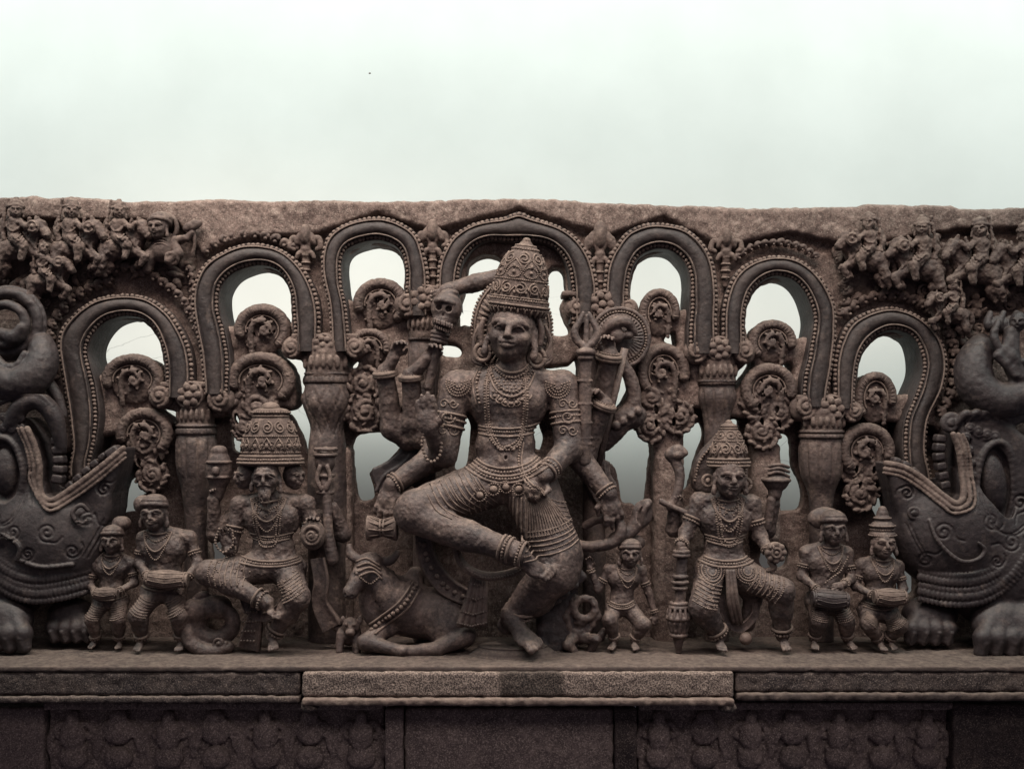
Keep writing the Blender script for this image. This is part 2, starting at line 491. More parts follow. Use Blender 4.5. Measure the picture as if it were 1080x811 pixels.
def wall_material():
    m = bpy.data.materials.new('pale_plaster'); m.use_nodes = True
    N = m.node_tree.nodes; L = m.node_tree.links; bs = N['Principled BSDF']
    geo = N.new('ShaderNodeNewGeometry')
    n = N.new('ShaderNodeTexNoise'); n.inputs['Scale'].default_value = 2.2; n.inputs['Detail'].default_value = 8
    L.new(geo.outputs['Position'], n.inputs['Vector'])
    r = N.new('ShaderNodeValToRGB'); r.color_ramp.elements[0].position = .3; r.color_ramp.elements[1].position = .7
    r.color_ramp.elements[0].color = (.74, .74, .715, 1); r.color_ramp.elements[1].color = (.80, .80, .775, 1)
    L.new(n.outputs['Fac'], r.inputs['Fac'])
    # hairline cracks and small chips in the plaster
    mp = N.new('ShaderNodeMapping'); mp.inputs['Scale'].default_value = (1.0, 1.0, 2.2); L.new(geo.outputs['Position'], mp.inputs['Vector'])
    wn = N.new('ShaderNodeTexNoise'); wn.inputs['Scale'].default_value = 5; wn.inputs['Detail'].default_value = 5; L.new(mp.outputs['Vector'], wn.inputs['Vector'])
    ad = N.new('ShaderNodeMixRGB'); ad.inputs['Fac'].default_value = .12; L.new(mp.outputs['Vector'], ad.inputs['Color1']); L.new(wn.outputs['Color'], ad.inputs['Color2'])
    v = N.new('ShaderNodeTexVoronoi'); v.feature = 'DISTANCE_TO_EDGE'; v.inputs['Scale'].default_value = 3.1; L.new(ad.outputs['Color'], v.inputs['Vector'])
    cr = N.new('ShaderNodeValToRGB'); cr.color_ramp.elements[0].position = .0; cr.color_ramp.elements[1].position = .012
    L.new(v.outputs['Distance'], cr.inputs['Fac'])
    gate = N.new('ShaderNodeTexNoise'); gate.inputs['Scale'].default_value = 1.7; gate.inputs['Detail'].default_value = 3; L.new(geo.outputs['Position'], gate.inputs['Vector'])
    gr = N.new('ShaderNodeValToRGB'); gr.color_ramp.elements[0].position = .50; gr.color_ramp.elements[1].position = .60
    L.new(gate.outputs['Fac'], gr.inputs['Fac'])
    sp = N.new('ShaderNodeSeparateXYZ'); L.new(geo.outputs['Position'], sp.inputs[0])
    zr = N.new('ShaderNodeMapRange'); zr.inputs['From Min'].default_value = .75; zr.inputs['From Max'].default_value = .35; L.new(sp.outputs['Z'], zr.inputs['Value'])
    gz = N.new('ShaderNodeMath'); gz.operation = 'MULTIPLY'; L.new(gr.outputs['Color'], gz.inputs[0]); L.new(zr.outputs['Result'], gz.inputs[1])
    mx = N.new('ShaderNodeMath'); mx.operation = 'SUBTRACT'; mx.inputs[0].default_value = 1; L.new(gz.outputs[0], mx.inputs[1])
    m2 = N.new('ShaderNodeMath'); m2.operation = 'MAXIMUM'; L.new(mx.outputs[0], m2.inputs[0]); L.new(cr.outputs['Color'], m2.inputs[1])
    m3 = N.new('ShaderNodeMapRange'); m3.inputs['To Min'].default_value = .7; L.new(m2.outputs[0], m3.inputs['Value'])
    mul = N.new('ShaderNodeMixRGB'); mul.blend_type = 'MULTIPLY'; mul.inputs['Fac'].default_value = 1
    L.new(r.outputs['Color'], mul.inputs['Color1']); L.new(m3.outputs['Result'], mul.inputs['Color2'])
    L.new(mul.outputs['Color'], bs.inputs['Base Color'])
    bs.inputs['Roughness'].default_value = .85; bs.inputs['Specular IOR Level'].default_value = .2
    b = N.new('ShaderNodeBump'); b.inputs['Strength'].default_value = .12; b.inputs['Distance'].default_value = .004
    n3 = N.new('ShaderNodeTexNoise'); n3.inputs['Scale'].default_value = 14; n3.inputs['Detail'].default_value = 7; L.new(geo.outputs['Position'], n3.inputs['Vector'])
    L.new(n3.outputs['Fac'], b.inputs['Height']); L.new(b.outputs['Normal'], bs.inputs['Normal'])
    return m

WALL_W = -210.0
def build_wall():
    fw = Fr(540, 690, 0)
    mb = MB()
    x0, x1, y0, y1, z0, z1 = 540 - 1500, 540 + 1500, -420, 1000, WALL_W - 40, WALL_W
    V = [(x, y, z) for x in (x0, x1) for y in (y0, y1) for z in (z0, z1)]
    mb.add(V, None, [(0, 1, 3, 2), (4, 6, 7, 5), (0, 4, 5, 1), (2, 3, 7, 6), (0, 2, 6, 4), (1, 5, 7, 3)])
    # the little chips knocked out of the plaster, as shallow dark plugs
    o = mb.obj('plaster_wall', wall_material(), None, fw, smooth=False)
    o['label'] = 'pale plastered wall with fine cracks behind the stone carving'; o['category'] = 'wall'
    mk = MB()
    for u, v, r in ((511, 181, 1.3), (390, 289, 1.1)):
        sc = (D - WALL_W) / D
        mk.bead((540 + (u - 540) * sc, HY + (v - HY) * sc, WALL_W - .2), (r * 1.3, r, .9))
    mk.obj('chip', M_trim, o, fw)

HOLES = {
 'a1': [(102,388),(101,372),(107,356),(120,347),(135,344),(150,347),(162,357),(168,368),(171,390),(160,380),(150,376),(135,375),(120,378),(108,390)],
 'a1b': [(161,427),(168,431),(182,434),(188,443),(182,450),(175,440),(165,434)],
 'a1c': [(129,462),(132,457),(136,460),(136,466),(132,468)],
 'a1d': [(128,506),(142,505),(151,516),(139,526),(138,540),(122,543),(113,557),(108,578),(98,583),(90,608),(89,592),(98,565),(107,548),(115,528)],
 'a2': [(245,335),(244,314),(253,300),(270,292),(288,296),(300,308),(306,328),(306,344),(295,332),(280,323),(268,322),(255,328),(246,338)],
 'a2b': [(290,366),(296,360),(302,363),(303,376),(316,380),(322,390),(318,402),(321,410),(316,420),(322,434),(326,448),(329,464),(327,474),(319,478),(314,460),(303,440),(296,434),(311,428),(310,400),(304,384),(294,375)],
 'a2c': [(236,438),(242,438),(247,449),(257,460),(256,476),(240,477),(237,462)],
 'a2d': [(200,542),(206,525),(213,518),(209,535),(208,545),(212,556),(220,570),(236,586),(228,592),(217,600),(215,580),(210,564),(201,555)],
 'a2e': [(266,562),(270,569),(268,586),(264,584)],
 'a2f': [(312,555),(316,547),(320,552),(320,563),(314,567),(311,561)],
 'a3': [(370,298),(371,283),(378,273),(394,267),(412,270),(422,280),(424,296),(424,306),(410,298),(395,295),(380,298),(371,306)],
 'a3b': [(367,387),(371,380),(380,376),(385,380),(383,386),(376,389)],
 'a3c': [(370,464),(378,458),(400,456),(415,457),(420,462),(419,471),(406,486),(396,495),(386,500),(390,512),(391,526),(384,530),(376,530),(372,520),(370,500),(367,480)],
 'a4': [(484,326),(490,308),(492,290),(494,278),(500,272),(512,268),(525,271),(536,282),(560,300),(575,292),(581,284),(586,282),(593,284),(596,295),(597,310),(593,318),(592,325),(596,337),(601,346),(599,353),(588,354),(582,352),(560,340),(505,345),(490,343),(484,343)],
 'a4b': [(462,366),(467,362),(480,364),(486,370),(484,376),(474,376),(465,373)],
 'a4c': [(574,388),(590,386),(600,385),(608,378),(609,398),(600,401),(590,397),(580,393)],
 'a4d': [(487,440),(492,440),(495,450),(494,470),(491,490),(487,495),(478,495),(481,475),(483,455)],
 'a4e': [(558,446),(566,442),(571,452),(573,465),(570,476),(563,472),(557,464)],
 'a5': [(669,304),(668,292),(674,281),(688,276),(702,278),(712,288),(716,300),(716,316),(705,308),(694,306),(680,310)],
 'a5b': [(701,358),(706,352),(712,350),(714,358),(713,366),(703,361)],
 'a5c': [(656,398),(660,392),(664,395),(664,410),(660,420),(650,432),(649,425),(654,410)],
 'a5c2': [(645,398),(647,402),(645,412),(640,413)],
 'a5d': [(651,457),(662,454),(670,453),(682,455),(688,464),(688,484),(685,511),(683,529),(679,541),(670,534),(659,531),(655,511),(648,491),(633,491),(632,485),(637,474),(644,463)],
 'a5e': [(712,388),(718,385),(724,384),(726,392),(729,402),(724,399),(714,397)],
 'a5f': [(722,462),(740,446),(745,450),(746,460),(740,478),(734,496),(729,516),(722,516),(721,490)],
 'a6': [(788,358),(789,330),(793,318),(802,308),(815,303),(828,305),(838,315),(843,335),(843,356),(835,347),(822,339),(808,342),(795,353)],
 'a6b': [(775,398),(790,382),(796,384),(785,400),(775,412)],
 'a6c': [(824,388),(833,382),(837,386),(836,396),(826,392)],
 'a6d': [(772,446),(784,442),(785,456),(791,468),(791,485),(786,472),(780,455)],
 'a6e': [(828,460),(837,459),(841,468),(842,490),(848,504),(853,518),(853,534),(848,540),(834,542),(830,540),(829,520),(832,504),(828,490),(825,480)],
 'a6f': [(811,582),(825,575),(836,580),(838,592),(834,602),(815,604),(808,596)],
 'a7': [(904,396),(907,380),(914,368),(925,361),(940,359),(952,366),(959,380),(958,398),(948,413),(944,407),(932,399),(918,395)],
 'a7b': [(886,446),(898,444),(886,456)],
 'a7c': [(931,541),(929,530),(940,526),(948,535),(954,550),(962,567),(972,578),(973,599),(974,629),(958,633),(954,615),(950,595),(941,587),(940,569),(938,555)],
 'a8': [(1066,479),(1085,466),(1085,520),(1074,525),(1068,520)],
 'a8b': [(1072,386),(1085,383),(1085,396),(1071,392)],
}
TOP = [(-90,210),(0,211),(30,209),(37,207),(45,210),(80,211),(130,213),(137,215),(155,213),(200,213),(260,213),(330,214),(420,214),(500,212),(540,212),(600,213),(660,216),(740,218),(760,221),(860,220),(903,220),(912,217),(930,219),(960,218),(1000,219),(1010,223),(1080,222),(1170,223)]

BOT = {'a1': (0, (139, 400, 33, 27)), 'a2': (1, (276, 348, 30, 28)), 'a3': (2, (401, 320, 29, 27)), 'a5': (4, (696, 330, 22, 26)), 'a6': (5, (815, 360, 25, 23)), 'a7': (6, (924, 420, 22, 28))}
def arch_holes():
    """each arch opening follows the inner curve of its band and the top of the scroll inside it"""
    H = dict(HOLES)
    for k_, (i, (cx, cy, rx, ry)) in BOT.items():
        yb = cy - 3
        I = spline(ARCH[i][2], 6); c = I[:, 0].mean(); I = I[I[:, 1] <= yb]
        bot = [(cx + rx * .84 * cos(a), cy - 3 - ry * .8 * sin(a)) for a in np.linspace(0, pi, 13)]
        H[k_] = [tuple(q) for q in (I + (np.array([[c, yb]]) - I) * .05)] + bot
    return H

def build_slab():
    t = thing('carved_slab', 'rough-topped stone slab pierced by arched openings behind the carved figures', 'stone slab', F0)
    top = resample(TOP, 260)
    rr = np.random.RandomState(3)
    j = rr.uniform(-1, 1, len(top)); j2 = np.interp(np.arange(len(top)), np.arange(0, len(top) + 7, 7), rr.uniform(-1, 1, len(np.arange(0, len(top) + 7, 7))))
    top[:, 1] += j * .7 + j2 * 1.5
    S = Sculpt((-95, 200, -44), (1175, 692, 20), 1.5)
    poly = np.vstack([top, [(1170, 686), (-90, 686)]])
    hl = [smooth_poly(h, 4) if len(h) < 34 else np.array(h) for h in arch_holes().values()]
    # upper part is full thickness, below the arches the ground is cut back between the figures
    S.ext(poly, -40, -27, 1.0, k=0, holes=hl)
    up = np.vstack([top, [(1170, 490), (1010, 480), (985, 450), (905, 440), (840, 445), (775, 440), (735, 430), (690, 436), (640, 430), (560, 425), (490, 420), (430, 432), (330, 440), (300, 430), (230, 440), (110, 460), (40, 490), (-90, 490)]])
    S.ext(up, -36, 0, 6.0, k=1.5, holes=hl)
    for (x, y0, y1, r) in ((706, 450, 684, 16), (810, 466, 575, 15), (350, 470, 684, 20)):
        S.box((x, (y0 + y1) / 2, -18), (r, (y1 - y0) / 2, 18), r=9, k=3)
    head = np.vstack([top, [(1170, 240), (1010, 243), (900, 262), (830, 246), (760, 262), (700, 230), (640, 250), (547, 222), (455, 245), (400, 226), (330, 250), (270, 250), (215, 268), (190, 236), (-90, 230)]])
    S.ext(head, -36, 11, 5.0, k=8)
    # soft ground of the arches above the openings
    S.noise(.8, 9, 5); S.noise(.5, 3.6, 6)
    S.obj('slab_body', M_slab, t, F0)
    return S

# ------------------------------------------------------------------ arches
ARCH = [
 ('left outermost arch, springing from the left beast', 
  [(74,492),(77,470),(74,445),(68,415),(63,385),(61,363),(65,347),(76,333),(90,322),(106,314),(130,310),(150,312),(165,318),(180,329),(191,345),(199,362),(203,380),(204,408)],
  [(97,486),(103,465),(106,440),(104,415),(98,390),(94,372),(97,358),(104,346),(112,339),(122,335),(135,333),(148,335),(158,342),(166,353),(171,367),(173,380),(174,395),(174,408)]),
 ('a2', [(215,405),(211,375),(205,345),(202,320),(206,298),(217,278),(240,263),(268,257),(295,262),(318,280),(332,305),(338,330),(338,360)],
  [(243,405),(244,380),(239,350),(233,330),(233,308),(242,292),(258,283),(275,280),(290,284),(301,294),(307,310),(308,332),(309,360)]),
 ('a3', [(349,360),(347,325),(341,295),(339,268),(347,248),(368,235),(396,230),(421,235),(440,249),(449,274),(452,300),(453,322)],
  [(370,360),(367,325),(362,302),(360,278),(366,264),(381,256),(399,254),(416,259),(425,271),(428,290),(427,303),(427,322)]),
 ('a4', [(461,316),(461,290),(465,270),(477,250),(500,237),(530,230),(546,224),(562,230),(590,239),(610,253),(624,273),(630,300),(631,330)],
  [(484,316),(486,284),(493,269),(503,260),(518,255),(535,256),(546,257),(558,256),(572,257),(584,263),(594,275),(600,295),(601,330)]),
 ('a5', [(636,330),(637,300),(639,280),(648,260),(664,244),(688,236),(711,237),(731,246),(746,262),(754,284),(756,315),(756,362)],
  [(663,330),(664,305),(666,288),(675,271),(692,263),(709,265),(721,276),(726,290),(727,315),(726,335),(725,350),(725,362)]),
 ('a6', [(761,362),(762,330),(766,308),(775,290),(790,277),(813,270),(835,272),(853,281),(868,297),(879,320),(882,348),(879,378),(873,418)],
  [(786,362),(786,332),(791,312),(803,298),(820,291),(838,296),(850,311),(857,334),(856,352),(852,370),(848,388),(846,400),(845,418)]),
 ('a7', [(880,420),(880,385),(884,361),(893,343),(908,332),(926,325),(944,324),(964,331),(982,344),(994,362),(999,384),(996,406),(987,423),(979,440),(976,460),(976,480),(982,504)],
  [(902,420),(904,395),(908,376),(916,362),(927,353),(941,349),(956,352),(966,360),(971,374),(972,392),(966,410),(958,428),(952,446),(951,465),(952,480),(953,490),(955,502)]),
]
ARCH_LAB = ['far left beaded stone arch whose left leg enters the beast mouth', 'second beaded stone arch from the left, over a round leaf scroll',
 'third beaded stone arch from the left, beside the large scrolled capital', 'pointed central beaded stone arch framing the tall crown of the main figure',
 'beaded stone arch just right of the central pointed one', 'wide beaded stone arch second from the right', 'far right beaded stone arch whose right leg enters the beast mouth']
def build_arch(i):
    nm, O, I = ARCH[i]
    xs = [p[0] for p in O]
    fr = Fr(sum(xs) / len(xs), 420, 10)
    t = thing('carved_arch', ARCH_LAB[i], 'stone arch', fr, 'beaded arches along the slab')
    n = 150
    ext_ = lambda Q: [(Q[0][0], Q[0][1] + 11)] + list(Q) + [(Q[-1][0], Q[-1][1] + 11)]
    O, I = ext_(O), ext_(I)
    O = resample(spline(O, 8), n); I = resample(spline(I, 8), n)
    JW = np.random.RandomState(80 + i); wv = lambda: np.interp(np.arange(n), np.linspace(0, n, 16), JW.uniform(-.9, .9, 16))
    O = O + np.stack([wv(), wv()], 1); I = I + np.stack([wv(), wv()], 1) * .7
    prof = [(-.02, -6), (-.02, 9), (.0, 10.5), (.02, 10), (.115, 10), (.13, 14), (.145, 16.5), (.17, 16.8), (.185, 14.5), (.2, 14.2), (.26, 16.4), (.36, 18), (.48, 18.6), (.6, 18), (.68, 16.4), (.72, 14.4), (.735, 15.2), (.75, 17.5), (.775, 17.8), (.795, 16.5), (.805, 11.8), (.94, 10.5), (.96, 11.8), (.985, 11.5), (1.0, 9.5), (1.05, -4), (1.09, -34)]
    J = np.random.RandomState(40 + i)
    G = np.zeros((n, len(prof), 3))
    for k, (tt, w) in enumerate(prof):
        wob = np.interp(np.arange(n), np.linspace(0, n, 40), J.uniform(-.6, .6, 40))
        G[:, k, :2] = O + (I - O) * tt
        G[:, k, 2] = w + (wob if w > -3 else 0)
    G = G[::-1]
    bo = MB().grid(G).obj('arch_band', M_band, t, fr)
    wd = np.linalg.norm(O - I, axis=1)
    def lane(tt, w): return np.c_[O + (I - O) * tt, np.full(n, w)]
    MB().string(lane(.065, 11.0), 2.5, 1.95, .14, 0).obj('bead_border', M_trim, bo, fr)
    MB().string(lane(.875, 12.2), 2.15, 1.95, .14, 0).obj('bead_border', M_trim, bo, fr)
    mb = MB(); mb.tube(lane(.157, 16.2), 1.0, 6); mb.tube(lane(.765, 16.9), .85, 6); mb.obj('ridge', M_trim, bo, fr)

# ------------------------------------------------------------------ scroll pieces
def volute(S, c, R, hand=1, a0=0.0, r=None, turns=1.5, knob=True, k=1.0):
    """a flat spiral with a button in the middle"""
    r = r or R * .2
    P = spiral(c[0], c[1], R - r, turns, a0, hand, .22)
    P = np.c_[P, np.linspace(c[2], c[2] + r * .9, len(P))]
    S.tube(P, np.linspace(r, r * .65, len(P)), k=k, sm=False)
    if knob: S.ell((c[0], c[1], c[2] + r * .6), (R * .26, R * .26, R * .3), k=k)

def fr_of(c0, y, w=12): return Fr(c0, y, w)

def scroll(i, box, hand, label, tail=None, seed=0, open_end=True, group='carved leaf scrolls inside the arches'):
    """leaf scroll: ribbed hood, curled stem, buds; tail = lower box filled with foliage"""
    x0, x1, y0, y1 = box
    cx, cy, rx, ry = (x0 + x1) / 2, (y0 + y1) / 2, (x1 - x0) / 2, (y1 - y0) / 2
    yb = tail[-1][1] + 12 if tail else y1
    fr = Fr(cx, yb, 8)
    t = thing('leaf_scroll', label, 'scroll carving', fr, group)
    J = np.random.RandomState(seed)
    xa = min([x0] + [p[0] - p[2] for p in (tail or [])]) - 8; xb = max([x1] + [p[0] + p[2] for p in (tail or [])]) + 8
    S = Sculpt((xa, y0 - 6, -14), (xb, yb + 8, 26), .75)
    hw = min(rx, ry) * .2
    a0, a1 = (190, -38) if hand > 0 else (-10, 218)
    A = np.radians(np.linspace(a0, a1, 26))
    H = np.stack([cx + (rx - hw) * np.cos(A), cy - (ry - hw) * np.sin(A), np.full(26, 4.0)], 1)
    S.tube(H, hw, k=1, sm=False, zs=1.15)
    S.ell((cx, cy, -4), (rx * .86, ry * .86, 5), k=1)              # ground of the disc
    A = np.radians(np.linspace(a0, a1, 60))
    inner = np.stack([cx + (rx - hw * 2.25) * np.cos(A), cy - (ry - hw * 2.25) * np.sin(A), np.full(60, 6.5)], 1)
    # inner curled stem and cut leaves
    ri = min(rx, ry) - hw * 2.5
    sx = -hand
    S.ell((cx, cy + ry * .1, 0), (rx * .74, ry * .86, 6), k=1.5)
    stem = [(cx + sx * ri * .8, cy + ry * .95, 4), (cx + sx * ri * .85, cy + ri * .25, 6), (cx + sx * ri * .5, cy - ri * .55, 8), (cx + hand * ri * .2, cy - ri * .66, 9), (cx + hand * ri * .6, cy - ri * .1, 9), (cx + hand * ri * .3, cy + ri * .36, 9), (cx - hand * ri * .05, cy + ri * .16, 9.5)]
    S.tube(stem, [ri * .19, ri * .21, ri * .21, ri * .2, ri * .17, ri * .15, ri * .12], k=1)
    SP = spline(stem, 8); TT = np.gradient(SP, axis=0)
    for q in range(3, len(SP) - 3, 6):
        p, d = SP[q], TT[q]; d = d / (np.linalg.norm(d) + 1e-6); nrm = np.array([-d[1], d[0], 0])
        for sg in (-1, 1):
            e = p + nrm * sg * ri * J.uniform(.26, .36) + d * ri * J.uniform(.05, .2)
            ang = math.degrees(math.atan2(e[1] - p[1], e[0] - p[0]))
            S.ell(((p[0] + e[0]) / 2, (p[1] + e[1]) / 2, p[2] - 1.5), (ri * .27, ri * .14, 2.8), M=rotm(rz=ang + J.uniform(-25, 25)), k=.6)
            if J.rand() < .5: S.ell((e[0], e[1], p[2] - 1), (ri * .1, ri * .1, 2.6), k=.5)
    volute(S, (cx + hand * ri * .12, cy + ri * .02, 9), ri * .36, -hand, J.uniform(0, 6), r=ri * .1)
    for _ in range(5):
        a = J.uniform(0, 2 * pi); q = J.uniform(.55, .95) * ri
        volute(S, (cx + q * cos(a), cy + q * sin(a) * 1.05, J.uniform(4, 6)), ri * J.uniform(.24, .34), J.choice([-1, 1]), J.uniform(0, 6))
    for _ in range(4):
        a = J.uniform(0, 2 * pi); q = J.uniform(.3, .9) * ri
        S.ell((cx + q * cos(a), cy + q * sin(a), 6), (ri * .07, ri * .15, 9), M=rotm(rz=J.uniform(-40, 40)), k=.4, op='s')
    if tail:
        for (px, py, pr, hd) in tail:
            pr = pr * 1.14
            S.ell((px, py, -2), (pr * 1.08, pr * 1.12, 6.5), k=3)
            volute(S, (px - hd * pr * .12, py - pr * .1, 3.5), pr * .74, hd, J.uniform(0, 6), r=pr * .17)
            m_ = 13
            for q in range(m_):
                a = q / m_ * 2 * pi + J.uniform(-.15, .15); M_ = rotm(rz=math.degrees(a) + hd * 72)
                c_ = (px + pr * .92 * cos(a), py + pr * .98 * sin(a), 2 + J.uniform(-1, 1.5))
                S.ell(c_, (pr * J.uniform(.26, .34), pr * .16, 3.6), M=M_, k=.5)
                if q % 3 == 0: S.ell((c_[0] + pr * .22 * cos(a + hd * .7), c_[1] + pr * .22 * sin(a + hd * .7), 2), (pr * .13, pr * .13, 3), k=.5)
            for q in range(6):
                a = q / 6 * 2 * pi + .4; S.ell((px + pr * .52 * cos(a), py + pr * .55 * sin(a), 4), (pr * .2, pr * .1, 2.4), M=rotm(rz=math.degrees(a) + 60), k=.5)
        for a, b in zip(tail[:-1], tail[1:]):
            m = ((a[0] + b[0]) / 2, (a[1] + b[1]) / 2, -2); S.ell(m, (a[2] * .7, a[2] * .7, 6), k=3)
        # drilled eyes
        for a, b in zip(tail[:-1], tail[1:]):
            for sgn in (-1, 1):
                m = ((a[0] + b[0]) / 2 + sgn * a[2] * .62, (a[1] + b[1]) / 2 + J.uniform(-2, 2))
                S.ell((m[0], m[1], 2), (a[2] * .13, a[2] * .3, 14), M=rotm(rz=J.uniform(-20, 20)), k=.6, op='s')
    S.noise(.45, 3.4, seed); S.noise(.3, 1.9, seed + 1)
    fo = S.obj('foliage', M_leaf, t, fr)
    mb = MB()
    m = max(9, int(plen(H) / 3.6))
    for p, a in zip(resample(H, m), np.linspace(radians(a0), radians(a1), m)):
        M = rotm(rz=-math.degrees(a))
        mb.bead(p + np.array([0, 0, hw * .82]), (hw * .7, 1.15, 2.2), M)
    mb.obj('hood_ribs', M_leaf, fo, fr)
    MB().tube(inner, .95, 6).obj('inner_rim', M_trim, fo, fr)
    return S

# ------------------------------------------------------------------ columns
def lathe_grid(prof, cx, w, flat=1.0, nt=72, nv=5, petals=None, seed=0):
    """prof: (v, r); returns grid; petals: (v0,v1,count,amp,kind)"""
    P = spline(prof, nv)
    th = np.linspace(0, 2 * pi, nt, endpoint=False)
    V = P[:, 0][:, None]; R = P[:, 1][:, None] * np.ones((1, nt))
    T = th[None, :]
    for (v0, v1, cnt, amp, kind) in (petals or []):
        q = np.clip((V - v0) / (v1 - v0), 0, 1)
        on = ((V >= v0) & (V <= v1)) * np.minimum(1, np.minimum(V - v0, v1 - V) / (.12 * (v1 - v0)))
        on = np.clip(on, 0, 1)
        if kind == 'petal':
            d = np.abs(np.sin(T * cnt / 2)); R = R + on * amp * (np.minimum(1, d * 2.2) - .8)
        elif kind == 'net':
            a = np.abs(np.sin(T * cnt / 2 + q * pi * 1.5)); b = np.abs(np.sin(T * cnt / 2 - q * pi * 1.5))
            R = R - on * amp * (np.exp(-(a / .16) ** 2) + np.exp(-(b / .16) ** 2)) * .8
        elif kind == 'bead':
            R = R + on * amp * np.abs(np.sin(T * cnt / 2))
    J = np.random.RandomState(seed); 
    R = R + J.uniform(-.18, .18, R.shape)
    G = np.stack([cx + R * np.cos(T), V * np.ones_like(T), w + R * np.sin(T) * flat], 2)
    return G

def column(cx, cap, collar, shaft, vols, label, net=False, trunk_to=676, seed=0):
    """cap: y0,y1,r0,r1 bowl; collar: y0,y1,r; shaft: list of (v,r); vols: list (x,y,R,hand)"""
    fr = Fr(cx, trunk_to, 4)
    t = thing('carved_column', label, 'stone column', fr, 'short bulbous columns under the arches')
    vols = [(cx + (x - cx) * 1.06, y, R * 1.22, hd) for x, y, R, hd in vols]; cap = (cap[0], cap[1], cap[2] + 3, cap[3] + 2)
    w = -3
    G = lathe_grid(shaft, cx, w, .92, 84, 12, petals=[(shaft[0][0] + 3, shaft[0][0] + (shaft[2][0] - shaft[0][0]) * 1.25, 9 if net else 10, 3.0, 'net' if net else 'petal')], seed=seed)
    mb = MB(); mb.grid(G, close_v=True); mb.obj('shaft', M_fig, t, fr)
    y0, y1, r = collar
    mb = MB(); mb.grid(lathe_grid([(y0 - 3, r - 6), (y0, r - 1.5), (y0 + 1.2, r), (y0 + 3, r), (y0 + 4, r - 2.5), (y0 + 5.2, r - 1), (y1 - 2, r - .6), (y1, r - 3), (y1 + 1.5, r - 8)], cx, w, .95, 96, 4, petals=[(y0 + 4.5, y1 - .5, 34, 1.0, 'bead')], seed=seed + 1), close_v=True)
    mb.obj('collar', M_fig, t, fr)
    y0, y1, r0, r1 = cap
    S = Sculpt((min(v[0] - v[2] for v in vols) - 6, min(v[1] - v[2] for v in vols) - 8, -24), (max(v[0] + v[2] for v in vols) + 6, y1 + 8, 34), .75)
    hgt = y1 - y0
    S.cone((cx, y0 + 1, -3), (cx, y1 + 2, -3), r0, r1, k=2)
    S.box((cx, min(v[1] - v[2] * .7 for v in vols), -4), (max(abs(v[0] - cx) for v in vols), 3, 18), r=2, k=2)
    J = np.random.RandomState(seed)
    for (x, y, R, hd) in vols:
        mid = abs(x - cx) < 6
        S.ell((x, y, 9 if mid else 5), (R, R, 9), k=2)
        if hd == 0:      # rosette
            for q in range(7):
                a = q / 7 * 2 * pi
                S.ell((x + R * .55 * cos(a), y + R * .55 * sin(a), 17), (R * .26, R * .26, 2.6), k=.5)
            S.tor((x, y, 15), R * .84, 1.5, M=rotm(90), k=.6)
            S.ell((x, y, 17.5), (R * .26, R * .26, 3), k=.5)
        else:
            volute(S, (x, y, 13), R * .95, hd, pi / 2 if hd > 0 else pi / 2, r=R * .2, turns=1.7)
    for q in range(-3, 4):
        S.ell((cx + q * r0 * .3, y0 + hgt * .55, -3 + math.sqrt(max(0, 1 - (q * .28) ** 2)) * (r0 + r1) * .5), (r0 * .13, hgt * .38, 3), k=1)
    S.noise(.4, 4, seed)
    S.obj('capital', M_trim, t, fr)

def finial(cx, y0, y1, wd, label, seed=0):
    fr = Fr(cx, y1, 10)
    t = thing('leaf_finial', label, 'finial', fr, 'leaf finials between the arches')
    S = Sculpt((cx - wd - 6, y0 - 6, -6), (cx + wd + 6, y1 + 6, 30), .75)
    h = y1 - y0
    S.ell((cx, y0 + h * .18, 10), (h * .09, h * .17, 7), k=1.5)
    for s_ in (-1, 1):
        S.ell((cx + s_ * h * .11, y0 + h * .25, 9), (h * .06, h * .13, 5), M=rotm(rz=-s_ * 22), k=1)
        S.tube([(cx, y0 + h * .42, 8), (cx + s_ * wd * .4, y0 + h * .28, 9), (cx + s_ * wd * .8, y0 + h * .24, 9), (cx + s_ * wd * .95, y0 + h * .38, 9), (cx + s_ * wd * .7, y0 + h * .42, 9)], [2.6, 3, 2.8, 2.6, 2.2], k=1)
        S.tube([(cx, y0 + h * .5, 8), (cx + s_ * wd * .35, y0 + h * .48, 9), (cx + s_ * wd * .55, y0 + h * .56, 9)], [2.4, 2.6, 2], k=1)
    S.cone((cx, y0 + h * .42, 7), (cx, y0 + h * .5, 7), wd * .36, wd * .3, k=1)
    S.cone((cx, y0 + h * .55, 6), (cx, y1, 4), wd * .28, wd * .2, k=1)
    for q in range(4):
        S.tor((cx, y0 + h * (.52 + .12 * q), 6), wd * .3 - q * .4, 1.1, k=.6)
    S.noise(.4, 4, seed); S.obj('finial_body', M_trim, t, fr)

